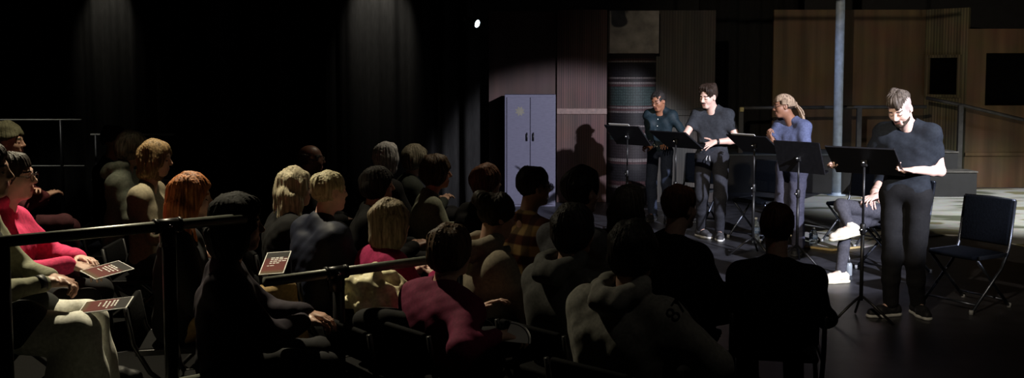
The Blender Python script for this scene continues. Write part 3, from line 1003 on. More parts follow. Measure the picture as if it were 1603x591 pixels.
q = [at(1160, 169, YP + .25), at(1290, 168, YP + .28), at(1450, 167, YP + .35)]
rr = rail_run(q, [(at(1160, 169, YP + .25)[0], YP + .25, zp, q[0][2]), (at(1345, 168, YP + .3)[0], YP + .3, zp, q[1][2])], 'guard rail on the platform behind the readers', RGL)
bm = NB(); box(bm, (0, -.05, q[0][2] - zp - .02), (.06, .05, .07), bev=.006); bmobj('bracket', bm, mat('brass_tape', (.5, .42, .18), .5, 0, .1, 20, 0), rr)
q = [at(1450, 153, YF - .05), at(1504, 164, YF - .4), at(1640, 196, YF - .35)]
rail_run(q, [(q[1][0], q[1][1], 0, q[1][2])], 'sloping handrail below the small window at the right', RGL)

# painted pale floor cloth on the right
pts = [(1228, 352), (1240, 376), (1262, 388), (1303, 393), (1350, 388), (1420, 374), (1480, 368), (1541, 372), (1603, 386), (1660, 394)]
poly = [tuple(fl(x, y)[:2]) for x, y in pts]
poly += [(10.5, 11.2), (10.5, 16.7), tuple(fl(1535, 296)[:2]), tuple(fl(1380, 312)[:2]), tuple(fl(1290, 303)[:2]), tuple(fl(1240, 318)[:2])]


def patchmat():
    m = bpy.data.materials.new('floor_paint_patches'); m.use_nodes = True
    nt = m.node_tree; b = nt.nodes['Principled BSDF']; L = nt.links.new
    b.inputs['Roughness'].default_value = .55
    tc = nt.nodes.new('ShaderNodeTexCoord')
    mp = nt.nodes.new('ShaderNodeMapping'); mp.inputs['Scale'].default_value = (.55, 1.1, 1); mp.inputs['Rotation'].default_value = (0, 0, .5); L(tc.outputs['Object'], mp.inputs[0])
    n = nt.nodes.new('ShaderNodeTexNoise'); n.inputs['Scale'].default_value = 1.3; n.inputs['Detail'].default_value = 2; L(mp.outputs[0], n.inputs['Vector'])
    cr = nt.nodes.new('ShaderNodeValToRGB'); L(n.outputs['Fac'], cr.inputs['Fac'])
    el = cr.color_ramp.elements
    el[0].position = .38; el[0].color = (.10, .11, .075, 1); el[1].position = .44; el[1].color = (.38, .375, .34, 1)
    e = el.new(.56); e.color = (.44, .44, .42, 1); e = el.new(.60); e.color = (.22, .20, .11, 1); e = el.new(.70); e.color = (.2, .19, .12, 1)
    n2 = nt.nodes.new('ShaderNodeTexNoise'); n2.inputs['Scale'].default_value = 14; n2.inputs['Detail'].default_value = 6; L(tc.outputs['Object'], n2.inputs['Vector'])
    mx = nt.nodes.new('ShaderNodeMix'); mx.data_type = 'RGBA'; mx.blend_type = 'MULTIPLY'; mx.inputs[0].default_value = .35; L(cr.outputs[0], mx.inputs[6]); L(n2.outputs['Color'], mx.inputs[7])
    L(mx.outputs[2], b.inputs['Base Color'])
    return m


root = empty('floor_cloth', (*poly[0], 0), 0, 'pale grey and olive painted floor cloth spread right of the readers', 'floor cloth')
bm = NB(); prism(bm, [(x - poly[0][0], y - poly[0][1]) for x, y in poly], 0.001, .012); bmobj('cloth', bm, patchmat(), root)
bm = NB()
ep = [(x - poly[0][0], y - poly[0][1], .014) for x, y in poly[:5]]
tube(bm, ep, .014, 8); bmobj('rope_edge', bm, mat('tan_rope', (.50, .38, .17), .8, 0, .2, 60, .3), root, True)
# ------------------------------------------------------------------ lamps overhead
def stage_lamp(loc, aim, label, lit, col=(.8, .95, 1.0), sc=1.0):
    root = empty('stage_light', loc, 0, label, 'stage light')
    q = (Vector(aim) - Vector(loc)).to_track_quat('Z', 'Y').to_matrix()
    bm = NB()
    lathe(bm, [(.03, -.20), (.06, -.19), (.075, -.10), (.085, .0), (.09, .13), (.10, .14), (.10, .16), (.082, .165), (.082, .13)], 28, rot=q); bmobj('housing', bm, BLACKMETAL, root, True)
    bm = NB(); lathe(bm, [(.0, .135), (.05, .147), (.076, .140), (.076, .132), (0, .130)], 28, rot=q)
    _l = bmobj('lens', bm, mat('lit_lens', col, .2, 0, .02, 10, 0, emit=9.0) if lit else mat('dark_lens', (.2, .25, .22), .15, 0, .1, 10, 0), root, True)
    bm = NB()
    tube(bm, [q @ Vector((.10, 0, .0)), q @ Vector((.12, 0, 0)), Vector((.09, 0, .24)), Vector((0, 0, .26)), Vector((-.09, 0, .24)), q @ Vector((-.12, 0, 0)), q @ Vector((-.10, 0, 0))], .011, 8)
    bmobj('yoke', bm, BLACKMETAL, root, True)
    bm = NB(); box(bm, (0, 0, .32), (.05, .04, .13), bev=.005); bmobj('clamp', bm, BLACKMETAL, root)
    root.scale = (sc, sc, sc)
    return root


# thin lighting bars at the ceiling carry the lamps
p = at(747, 37, 12.49)
tgt = (p[0] + .72, p[1] - .62, p[2] - .26)
_lp = stage_lamp(tuple(np.array(p) + nrm(np.array(p) - np.array(tgt)) * .09), tgt, 'small lit stage light hanging in the dark above the locker', True, sc=.62)
zb = 3.32
bm = NB(); tube(bm, [(0, 0, .36), (0, 0, (zb - _lp.location[2]) / .62)], .024, 10); bmobj('drop_pipe', bm, BLACKMETAL, _lp, True)
root = empty('lighting_bar', (p[0], 12.55, zb), 0, 'black pipe of lamps across the dark ceiling left of the set', 'lighting bar')
bm = NB(); tube(bm, [(-5.6, 0, 0), (5.5, 0, 0)], .024, 12); bmobj('pipe', bm, BLACKMETAL, root, True)
bm = NB()
for x in (-5, -1, 2, 5): tube(bm, [(x, 0, .02), (x, 0, 5.0 - zb)], .012, 8)
bmobj('hanger', bm, BLACKMETAL, root, True)
p = at(946, 3, 12.55)
stage_lamp((p[0], 12.55, zb - .30), (p[0] + .45, 13.6, p[2] - 1.6), 'unlit stage light hanging above the patterned column', False)
p = at(1120, -14, 12.55)

# ------------------------------------------------------------------ guard rails far left and audience hand rails
LITRAIL = mat('lit_rail_edge', (.42, .42, .38), .4, 0, .1, 20, .02)  # lit top edges of black rails, put into pale colour and thin tubes


def back_rail(pa, pb_, pmid, Y, label, drop, px_post):
    a, b = at(*pa, Y), at(*pb_, Y - .0)
    root = empty('guard_rail', (px_post and at(px_post, pa[1], Y)[0], Y, 0), 0, label, 'railing')
    ox = at(px_post, pa[1], Y)[0]
    zt_ = (a[2] + b[2]) / 2
    bm = NB(); tube(bm, [(a[0] - ox, -.0, zt_), (b[0] - ox, .0, zt_)], .011, 10); bmobj('handrail', bm, LITRAIL, root, True)
    bm = NB(); tube(bm, [(a[0] - ox, 0, zt_ - drop), (b[0] - ox + .02, 0, zt_ - drop)], .010, 10); bmobj('mid_rail', bm, LITRAIL, root, True)
    bm = NB(); tube(bm, [(0, 0, 0), (0, 0, zt_)], .02, 10); bmobj('post', bm, BLACKMETAL, root, True)
    bm = NB(); tube(bm, [(a[0] - ox + .06, 0, 0), (a[0] - ox + .06, 0, zt_)], .02, 10); bmobj('post', bm, BLACKMETAL, root, True)
    return root


back_rail((-20, 190), (127, 185), None, 11.7, 'thin guard rail before the left curtain, nearest the photo edge', .53, 95)
back_rail((142, 212), (272, 209), None, 11.9, 'thin guard rail behind the grey-haired woman in the hoodie', .53, 245)


def hand_rail(a, b, posts, clamps, label, low=None):
    a, b = np.array(a), np.array(b)
    P = lambda t: a + (b - a) * t
    o = P(posts[0]); o = V(o[0], o[1], o[2] * 0 + min(.2, o[2]) * 0)
    root = empty('hand_rail', (P(posts[0])[0], P(posts[0])[1], posts_z[0]), 0, label, 'railing')
    o = V(P(posts[0])[0], P(posts[0])[1], posts_z[0])
    d = nrm(b - a)
    bm = NB(); tube(bm, [a - o, b - o], .0235, 20); bmobj('top_rail', bm, RAILMETAL, root, True)
    if low is not None:
        bm = NB(); tube(bm, [P(-.0) - o - V(0, 0, low), b - o - V(0, 0, low)], .0235, 20); bmobj('mid_rail', bm, RAILMETAL, root, True)
    for t, zf in zip(posts, posts_z):
        bm = NB(); tube(bm, [V(*P(t)) - o, V(P(t)[0], P(t)[1], zf) - o], .030, 16); po = bmobj('post', bm, BLACKMETAL, root, True)
        bm = NB(); lathe(bm, [(.07, 0), (.07, .01), (.03, .012)], 20, c=V(P(t)[0], P(t)[1], zf) - o); bmobj('foot_plate', bm, BLACKMETAL, po, True)
    for t in clamps:
        bm = NB(); c = P(t) - o
        tube(bm, [c - d * .055, c + d * .055], .031, 20)
        tube(bm, [c - d * .06, c - d * .045], .034, 20); tube(bm, [c + d * .045, c + d * .06], .034, 20)
        tube(bm, [c, c - V(0, 0, .09)], .034, 16)
        cl = bmobj('clamp', bm, BLACKMETAL, root, True)
        bm = NB(); rq = Vector(d).to_track_quat('Z', 'Y').to_matrix()
        tube(bm, [c + V(d[1], -d[0], 0) * .028, c + V(d[1], -d[0], 0) * .037], .009, 8); bmobj('set_screw', bm, CHROME, cl, True)
    return root


def onrail(pxy, z):
    return fl(pxy[0], pxy[1], z)


ra, rb = onrail((-60, 384), 1.215), onrail((384, 341), 1.215)
posts_z = [.2, .2]
L1 = rb[0] - ra[0]
tt = lambda px: None


def t_of(px, a, b):
    lo_, hi_ = -1.0, 2.0
    for _ in range(60):
        m = (lo_ + hi_) / 2; P = a + (b - a) * m
        q = P - _C; x = 801.5 + FPX * q[0] / (q @ _F)
        if x < px: lo_ = m
        else: hi_ = m
    return lo_


hand_rail(ra, rb, [t_of(264, ra, rb), t_of(2, ra, rb)], [t_of(262, ra, rb)], 'black tubular hand rail at left in front of the pink hoodie', .70)
ra, rb = onrail((414, 441), .90), onrail((796, 390), .90)
posts_z = [0, 0]
hand_rail(ra, rb, [t_of(530, ra, rb), t_of(716, ra, rb)], [t_of(526, ra, rb), t_of(712, ra, rb)], 'black tubular hand rail in front of the crimson and maroon sweaters')

# ------------------------------------------------------------------ chairs
def chair_parts(root, fab, frm, foot, low=False):
    """folding chair, sits facing +x"""
    bm = NB(); box(bm, (.02, 0, .435), (.40, .41, .035), bev=.014); s = bmobj('seat', bm, fab, root, True)
    bm = NB()
    rot = Matrix.Rotation(R(-9), 3, 'Y')
    box(bm, (-.228, 0, .685), (.038, .43, .37), rot, .016) if not low else box(bm, (-.222, 0, .60), (.03, .40, .16), rot, .013)
    bmobj('backrest', bm, fab, root, True)
    for sg in (1, -1):
        y = sg * .225
        bm = NB(); tube(bm, [(-.262, y, .86) if not low else (-.232, y, .67), (-.20, y, .48), (-.12, y, .33), (.245, y, .012)], .0125, 10); l_ = bmobj('front_leg', bm, frm, root, True)
        bm = NB(); lathe(bm, [(.0, -.012), (.017, -.010), (.017, .02), (.013, .024)], 12, c=(.245, y, .013)); bmobj('rubber_foot', bm, foot, l_, True)
        bm = NB(); tube(bm, [(.17, y * .93, .415), (-.25, y * .93, .012)], .0125, 10); l_ = bmobj('rear_leg', bm, frm, root, True)
        bm = NB(); lathe(bm, [(.0, -.012), (.017, -.010), (.017, .02), (.013, .024)], 12, c=(-.25, y * .93, .013)); bmobj('rubber_foot', bm, foot, l_, True)
        bm = NB(); box(bm, (-.01, y, .435), (.36, .018, .03), bev=.004); bmobj('seat_bracket', bm, frm, root)
    bm = NB(); tube(bm, [(-.19, -.21, .07), (-.19, .21, .07)], .009, 8); bmobj('stretcher', bm, frm, root, True)
    bm = NB(); tube(bm, [(.18, -.225, .068), (.18, .225, .068)], .009, 8); bmobj('stretcher', bm, frm, root, True)
    bm = NB()
    if not low: tube(bm, [(-.262, -.225, .86), (-.264, 0, .868), (-.262, .225, .86)], .0125, 10)
    if not low: bmobj('top_bar', bm, frm, root, True)
    else: bm.free()


CHF = mat('chair_fabric_shaded_navy', (.0020, .0027, .0044), .9, 0, .2, 60, .1, spec=.04)  # shade outside the key beam put into the navy fabric colour
CHB = mat('chair_vinyl_black', (.004, .004, .0045), .85, 0, .2, 60, .1, spec=.06)
CHM = mat('chair_frame', (.085, .095, .12), .33, .9, .2, 20, .02)
FOOT = mat('grey_foot_cap', (.35, .36, .37), .6, 0, .1, 20, 0)
proto = empty('folding_chair', (0, 0, 0)); chair_parts(proto, CHF, CHM, FOOT)
_first = [True]


def stage_chair(pos, yaw, label):
    o = proto if _first[0] else copy_tree(proto)
    _first[0] = False
    o.location = (pos[0], pos[1], 0); o.rotation_euler = (0, 0, yaw)
    setp(o, label, 'chair', 'folding chairs on the stage')
    return o


stage_chair(fl(1512, 478), R(-150), 'empty navy folding chair behind the bearded reader at right')
CE = V(*fl(1398, 424)); YE = R(-158)
stage_chair(CE, YE, 'folding chair under the seated person with crossed legs')
stage_chair(fl(1335, 380), R(-148), 'navy folding chair between the blue pole and the crossed white shoe')
stage_chair(fl(1186, 372), R(-140), 'navy folding chair behind the person in the blue tee')
stage_chair(fl(1085, 352), R(-125), 'navy folding chair between the two readers at the left of the stage')

# ------------------------------------------------------------------ music stands
DW, DH = .52, .33


def music_stand(base, desk_c, r, tilt, label, paper=True):
    """r: horizontal direction from the desk to its reader; tilt: lean of the desk from upright, degrees"""
    r = nrm(V(r[0], r[1], 0)); yaw = math.atan2(r[1], r[0])
    root = empty('music_stand', (base[0], base[1], 0), yaw, label, 'music stand', 'music stands')
    bm = NB()
    dx = 0.0
    dc = w2l((base[0], base[1], 0), yaw, desk_c)
    kz = dc[2] - .02
    tube(bm, [(0, 0, .16), (0, 0, .72)], .0145, 14); bmobj('lower_tube', bm, BLACKMETAL, root, True)
    bm = NB(); tube(bm, [(0, 0, .70), (0, 0, kz)], .0095, 12); bmobj('upper_tube', bm, BLACKMETAL, root, True)
    bm = NB(); lathe(bm, [(.017, .66), (.021, .67), (.021, .735), (.016, .745)], 16); co = bmobj('collar', bm, BLACKMETAL, root, True)
    bm = NB(); tube(bm, [(-.014, 0, .70), (-.045, 0, .70)], [.006, .013], 10); bmobj('knob', bm, CHROME, co, True)
    for k in range(3):
        q = 2 * math.pi * k / 3 + .5
        bm = NB(); tube(bm, [(.012 * math.cos(q), .012 * math.sin(q), .19), (.10 * math.cos(q), .10 * math.sin(q), .13), (.25 * math.cos(q), .25 * math.sin(q), .012)], .010, 8); bmobj('leg', bm, BLACKMETAL, root, True)
    # desk: leans back so that its face looks up at the reader
    t = R(tilt)
    up = Vector((-math.sin(t), 0, math.cos(t))); nf = Vector((math.cos(t), 0, math.sin(t)))
    M = Matrix((nf, Vector((0, 1, 0)), up)).transposed()
    c = Vector((dc[0], 0, dc[2]))
    bm = NB(); box(bm, c, (.006, DW, DH), M, .0025)
    # rolled edges and ledge
    for sg in (1, -1): box(bm, c + nf * .006 + Vector((0, sg * (DW / 2 - .004), 0)), (.014, .008, DH), M, .002)
    box(bm, c + nf * .004 + up * (DH / 2 - .003), (.012, DW, .006), M, .002)
    dk = bmobj('desk', bm, DESKBLACK, root)
    bm = NB(); box(bm, c + nf * .034 - up * (DH / 2 - .003), (.066, DW, .005), M, .002); box(bm, c + nf * .066 - up * (DH / 2 - .010), (.004, DW, .018), M, .0015); bmobj('ledge', bm, DESKBLACK, dk)
    bm = NB(); 
    box(bm, Vector((0, 0, kz + .005)), (.03, .05, .05), None, .006)
    tube(bm, [Vector((0, 0, kz + .01)), c - nf * .004], .010, 10)
    bmobj('tilt_bracket', bm, BLACKMETAL, root)
    bm = NB(); q = Vector((-.012, 0, kz + .01)); tube(bm, [q, q - Vector((.022, 0, 0)), q - Vector((.034, 0, 0))], [.014, .015, .008], 14); bmobj('knob', bm, CHROME, root, True)
    if paper:
        Mw = Matrix.Rotation(yaw, 3, 'Z')
        pc = Vector((base[0], base[1], 0)) + Mw @ (c + nf * .0085 + up * .012 + Vector((0, .03, 0)))
        po = bpy.data.objects.new('dummy', None)
        bm = NB(); box(bm, (0, 0, 0), (.004, .30, .335 if paper == 2 else .30), Mw @ M); o = bmobj('script_pages', bm, PAPER)
        o.location = pc + Mw @ (up * (.0 if paper != 2 else .012))
        setp(o, 'white script pages resting on the ' + label.split(',')[0], 'paper')
    fr = Fr(Vector((base[0], base[1], 0)) + Matrix.Rotation(yaw, 3, 'Z') @ c, Matrix.Rotation(yaw, 3, 'Z') @ nf, (-math.sin(yaw), math.cos(yaw), 0), Matrix.Rotation(yaw, 3, 'Z') @ up)
    return fr


def stand_at(pbase, pdesk, r, tilt, label, paper=1):
    b = fl(*pbase)
    # desk centre over the pole
    c = at(pdesk[0], pdesk[1], b[1])
    c = V(b[0], b[1], c[2])
    return music_stand(b, c, r, tilt, label, paper)


S5 = stand_at((1347, 502), (1357, 252), (.62, .78), 50, 'nearest music stand, held by the bearded reader', 1)
S3 = stand_at((1178, 400), (1180, 226), (.80, .60), 56, 'music stand left of the person in the blue tee', 2)
S4 = stand_at((1247, 414), (1249, 246), (.77, .64), 20, 'music stand with upright desk in front of blue tee', 0)
S2 = stand_at((1056, 394), (1057, 219), (.80, .60), 57, 'music stand before the reader with the moustache', 1)
S1 = stand_at((981, 364), (982, 212), (.72, .69), 45, 'music stand far left, before the reader in glasses', 2)


# ------------------------------------------------------------------ bottles
def bottle(pos, label, tall=.24, r=.034, cap_col=(.75, .78, .8), lab=(.05, .22, .6), lean=None, waterc=(.75, .85, .95)):
    root = empty('water_bottle', tuple(pos), 0, label, 'bottle')
    k = tall / .24
    prof = [(.022, 0), (r, .006), (r, .03 * k), (r * .94, .035 * k), (r, .045 * k), (r * .94, .055 * k), (r, .065 * k), (r * .94, .075 * k), (r, .085 * k), (r, .15 * k), (r * .95, .17 * k), (.016, .212 * k), (.0125, .218 * k), (.0125, .226 * k)]
    bm = NB(); lathe(bm, prof, 24); bmobj('body', bm, mat('clear_plastic', waterc, .08, 0, .02, 10, 0, trans=.9, spec=.6), root, True)
    bm = NB(); lathe(bm, [(r + .0008, .092 * k), (r + .0008, .148 * k)], 24); bmobj('label', bm, mat('blue_label', lab, .4, 0, .4, 60, 0, col2=(.5, .6, .8)), root, True)
    bm = NB(); lathe(bm, [(.0155, .222 * k), (.0155, .238 * k), (.013, .24 * k)], 18); bmobj('cap', bm, mat('bottle_cap', cap_col, .4, 0, .05, 10, 0), root, True)
    if lean: root.rotation_euler = lean
    return root


bottle(fl(1183, 380), 'clear water bottle with blue label by the middle music stand', .285, .042)
bottle(fl(1273, 384), 'clear water bottle with blue label at the edge of the painted cloth', .20, .045)
p = fl(1328, 431)
root = empty('drink_bottle', tuple(p), 0, 'pale slim drink bottle beside the seated person\'s white shoe', 'bottle')
bm = NB(); lathe(bm, [(.026, 0), (.033, .006), (.033, .10), (.028, .115), (.018, .125)], 20); bmobj('body', bm, mat('pale_plastic', (.26, .29, .31), .35, 0, .1, 20, 0), root, True)
bm = NB(); lathe(bm, [(.019, .12), (.021, .13), (.018, .17), (.009, .18), (.008, .215)], 16); bmobj('cap', bm, mat('black_plastic', (.02, .02, .022), .35, 0, .1, 20, 0), root, True)
# ------------------------------------------------------------------ the readers on the stage
SKL = skin('fair', (.70, .46, .38)); SKT = skin('tan', (.55, .34, .26)); SKB = skin('brown', (.24, .115, .070)); SKD = skin('deep', (.34, .15, .085)); SKM = skin('warm', (.50, .30, .22))
SHB = cloth('shoe_black', (.015, .015, .017), .6); SOW = mat('sole_white', (.55, .55, .52), .6, 0, .1, 30, .05); SOB = mat('sole_black', (.02, .02, .02), .7, 0, .1, 30, .05)
TROB = cloth('trousers_black', (.014, .014, .016)); TROG = cloth('trousers_charcoal', (.024, .025, .032)); TRON = cloth('trousers_navy', (.025, .033, .058)); TROP = cloth('trousers_slate', (.052, .052, .078))
FRM = mat('glasses_frame', (.03, .025, .025), .3, 0, .1, 10, 0)
WRB = mat('wristband', (.012, .012, .014), .5, 0, .1, 20, 0)


def band(root, c, d, r, w, m, name):
    bm = NB(); d = nrm(d); pts = []
    a = nrm(np.cross(d, V(.3, .2, .9))); b = np.cross(d, a)
    lathe(bm, [(r, -w / 2), (r + .004, -w / 2), (r + .004, w / 2), (r, w / 2), (r, -w / 2 + .0005)], 24, c=c, rot=Vector(d).to_track_quat('Z', 'Y').to_matrix())
    return bmobj(name, bm, m, root, True)


def rel(base, yaw, world): return tuple(w2l(base, yaw, world))


# --- nearest reader (bearded, bowed head, black tee)
bA = fl(1413, 497); yA = math.atan2(-.80, -.60)
fD = S5
gl_ = fD.p(.0, DW / 2 + .012, -.06)      # desk left edge (reader's right seen from him is -w)
wl = fD.p(.035, -(DW / 2), -.12); wr = fD.p(.035, DW / 2, -.12)
# reader faces -r: his left hand is at the side nearer the camera
cand = [fD.p(.02, s_ * (DW / 2 + .005), -.085) for s_ in (1, -1)]
cand.sort(key=lambda q: q[0])
handR, handL = cand                       # his right hand = photo left
toR = nrm(V(-.60, -.80, 0))


def wrist_for(hp, side_dir, back):
    return hp + side_dir * .03 + back


deskx = nrm(handL - handR)
wLw = handL + deskx * .055 + V(.05, .055, -.02); wRw = handR - deskx * .05 + V(.05, .06, -.02)
rootA, dA = person('person with short faded hair and beard reading, black tee, head bowed', bA, yA, 'stand', 1.80, .96, head=rel(bA, yA, at(1409, 169, bA[1] - .10)), hrot=(-8, 34, 3),
    arms={1: dict(w=rel(bA, yA, wLw), pole=(-.7, .35, -1), d=wd2l(yA, nrm(-deskx * .75 + V(-.35, -.4, -.05))), n=wd2l(yA, V(-.2, -.2, 1)), curl=.9, thumb=(.5, .75, .3)),
          -1: dict(w=rel(bA, yA, wRw), pole=(-.3, -.4, -1), d=wd2l(yA, nrm(deskx * .6 + V(-.35, -.45, 0))), n=wd2l(yA, V(-.2, -.2, 1)), curl=.9, thumb=(.5, .75, .3))},
    legs={1: dict(a=rel(bA, yA, V(*fl(1436, 492)) + V(0, 0, .085)), t=wd2l(yA, V(.05, -1, 0)), k=rel(bA, yA, at(1432, 404, bA[1] - .05))), -1: dict(a=rel(bA, yA, V(*fl(1394, 494)) + V(0, 0, .085)), t=wd2l(yA, V(-1, -.25, 0)), k=rel(bA, yA, at(1396, 402, bA[1])))},
    top=('tee', cloth('tee_black', (.011, .014, .020))), bottom=cloth('trousers_shaded_black', (.006, .006, .007)), bottom_r=(.098, .073, .058, .058), shoes=(SHB, SOW), hair=('crop', hairm('dark_ash_brown', (.045, .034, .026), (.10, .078, .062))), skinm=SKL, vox=.0045, folds=.005, fade=skin('stubble', (.30, .24, .22)), jaw=1.04)  # trousers: shade below the key beam put into the colour
hA = dA['h']; sA = dA['S']
e_ = lambda h, s, f, l, u, r, k=.015, op=1: ell(h.p(f * s, l * s, u * s), np.array(r) * s, h.ax(), k, op)
BEARD = hairm('beard_dark', (.045, .032, .024))
sdfmesh('beard', [e_(hA, sA, .025, 0, -.060, (.067, .061, .064)), e_(hA, sA, .072, 0, -.098, (.024, .034, .026)), e_(hA, sA, .100, 0, -.020, (.060, .040, .040), .01, -1), e_(hA, sA, .060, .05, -.018, (.045, .03, .035), .01, -1), e_(hA, sA, .060, -.05, -.018, (.045, .03, .035), .01, -1),
                  e_(hA, sA, .10, 0, -.067, (.03, .024, .014), .006, -1), cut(hA.p(0, 0, -.01), hA.d(.1, 0, 1)), cut(hA.p(-.01, 0, 0), hA.d(-1, 0, .2))], .004, BEARD, rootA, [Nz(180, .0015, 2)])
sdfmesh('moustache', [cap(hA.p(.100 * sA, .002, -.047 * sA), hA.p(.088 * sA, .024 * sA, -.055 * sA), .006, .004, .004), cap(hA.p(.100 * sA, -.002, -.047 * sA), hA.p(.088 * sA, -.024 * sA, -.055 * sA), .006, .004, .004)], .003, BEARD, rootA)

# --- reader with the moustache
bB = fl(1113, 377); yB = math.atan2(-.87, -.50)
wL = at(1119, 222, bB[1] - .22); wR = at(1068, 219, bB[1] - .26)
rootB, dB = person('person with dark wavy hair and moustache, charcoal tee, open hand lifted', bB, yB, 'stand', 1.79, .93, head=rel(bB, yB, at(1109, 151, bB[1] - .06)), hrot=(-20, 14, -4),
    arms={1: dict(w=rel(bB, yB, wL), pole=(-.6, .9, -.3), d=wd2l(yB, V(-.85, -.30, -.32)), n=wd2l(yB, V(-.1, .6, -.8)), curl=.12, thumb=(1.0, .1, .0), spread=.16),
          -1: dict(w=rel(bB, yB, wR), pole=(-.5, -.7, -.9), d=wd2l(yB, V(-.9, -.1, -.1)), n=wd2l(yB, V(.3, 0, -1)), curl=.4)},
    legs={1: dict(a=rel(bB, yB, V(*fl(1126, 374)) + V(0, 0, .085)), t=wd2l(yB, V(-.15, -1, 0))), -1: dict(a=rel(bB, yB, V(*fl(1097, 370)) + V(0, 0, .085)), t=wd2l(yB, V(.45, -1, 0)))},
    top=('tee', cloth('tee_charcoal', (.026, .029, .036))), bottom=TROG, bottom_r=(.100, .076, .058, .050), shoes=(cloth('shoe_grey', (.05, .05, .055), .6), SOW), hair=('quiff', hairm('dark_brown', (.018, .011, .008), (.040, .025, .018))), skinm=SKL, vox=.0045, folds=.005, hem=.93)
hB = dB['h']; sB = dB['S']
MO = hairm('moustache_dark', (.035, .022, .016))
sdfmesh('moustache', [cap(hB.p(.103 * sB, .001, -.046 * sB), hB.p(.090 * sB, .026 * sB, -.055 * sB), .0075, .005, .004), cap(hB.p(.103 * sB, -.001, -.046 * sB), hB.p(.090 * sB, -.026 * sB, -.055 * sB), .0075, .005, .004)], .003, MO, rootB, [Nz(200, .001, 2)])
a = dB['A'][1]; band(rootB, a['w'] - nrm(a['w'] - a['e']) * .03, a['w'] - a['e'], .030, .026, WRB, 'wristwatch')
pv_ = dB['pv']
bm = NB()
for sg in (1, -1): tube(bm, [(.125, sg * .012, .965), (.140, sg * .018, .94), (.142, sg * .022 + .004, .90)], .004, 6)
bmobj('drawstring', bm, mat('white_cord', (.6, .6, .6), .7, 0, .05, 20, 0), rootB, True)

# --- person in blue tee, braids, turned to the left
bC = fl(1236, 397); yC = math.atan2(-.55, -.83)
hp_ = at(1227, 166, bC[1] - .02)
wL = at(1223, 234, bC[1] - .22); wR = at(1211, 222, bC[1] - .20)
BR = hairm('braids', (.20, .13, .085), (.46, .34, .24))
rootC, dC = person('person in blue tee with blond-brown braids in a ponytail, looking left', bC, yC, 'stand', 1.68, .95, head=rel(bC, yC, hp_), hrot=(-38, 6, 4),
    arms={1: dict(w=rel(bC, yC, wL), pole=(-.5, .7, -.7), d=wd2l(yC, V(-.9, .1, .25)), n=wd2l(yC, V(.1, .5, .5)), curl=.8),
          -1: dict(w=rel(bC, yC, wR), pole=(-.3, -.9, -.6), d=wd2l(yC, V(-.5, .1, .8)), n=wd2l(yC, V(.9, .2, .3)), curl=1.1)},
    legs={1: dict(a=rel(bC, yC, V(*fl(1250, 397)) + V(0, 0, .085)), t=wd2l(yC, V(-.5, -.9, 0))), -1: dict(a=rel(bC, yC, V(*fl(1222, 392)) + V(0, 0, .085)), t=wd2l(yC, V(-.9, -.5, 0)))},
    top=('tee', cloth('tee_slate_blue', (.085, .102, .19))), bottom=TROP, bottom_r=(.098, .078, .064, .070), shoes=(SHB, SOB), hair=('cornrow', hairm('braid_roots', (.035, .022, .016))), skinm=SKB, vox=.0045, folds=.006, gl=FRM, hem=.86, lips=LIPD)
h, s = dC['h'], dC['S']
bm = NB(); rnd = random.Random(4)
for i in range(25):                                   # braids swept back over the skull to the tie
    th = -.42 + (math.pi + .84) * i / 24.0
    f0 = .088 if .35 < th < math.pi - .35 else (.035 if -.1 < th < math.pi + .1 else -.03)
    pts = []
    for j in range(11):
        q = j / 10.0
        f_ = f0 + (-.121 - f0) * q
        ex = math.sqrt(max(.03, 1 - ((f_ + .012) / .113) ** 2))
        pts.append(h.p(f_ * s, .088 * ex * math.cos(th) * s, (.033 - .02 * q * q + .099 * ex * math.sin(th)) * s))
    tube(bm, pts, [.0072 + .0013 * (k % 2) for k in range(11)], 7)
for i in range(16):                                   # loose tail
    a0 = rnd.uniform(0, 6.28); r0 = rnd.uniform(.004, .024)
    pts = []
    for j in range(9):
        q = j / 8.0
        pts.append(h.p((-.125 - .045 * math.sin(q * 2.2) - .02 * q + r0 * math.cos(a0) * (.6 + q)) * s, (.01 + r0 * math.sin(a0) * (.8 + 1.2 * q)) * s, (.005 - (.17 + .04 * math.sin(i * 3)) * q) * s))
    tube(bm, pts, [.0065 + .0015 * (k % 2) for k in range(8)] + [.003], 6)
bmobj('braids', bm, BR, rootC, True)
bm = NB(); lathe(bm, [(.026, -.012), (.033, -.006), (.033, .006), (.026, .012)], 16, c=h.p(-.125 * s, 0, .0), rot=Vector(h.d(-1, 0, -.2)).to_track_quat('Z', 'Y').to_matrix()); bmobj('hair_tie', bm, BR, rootC, True)

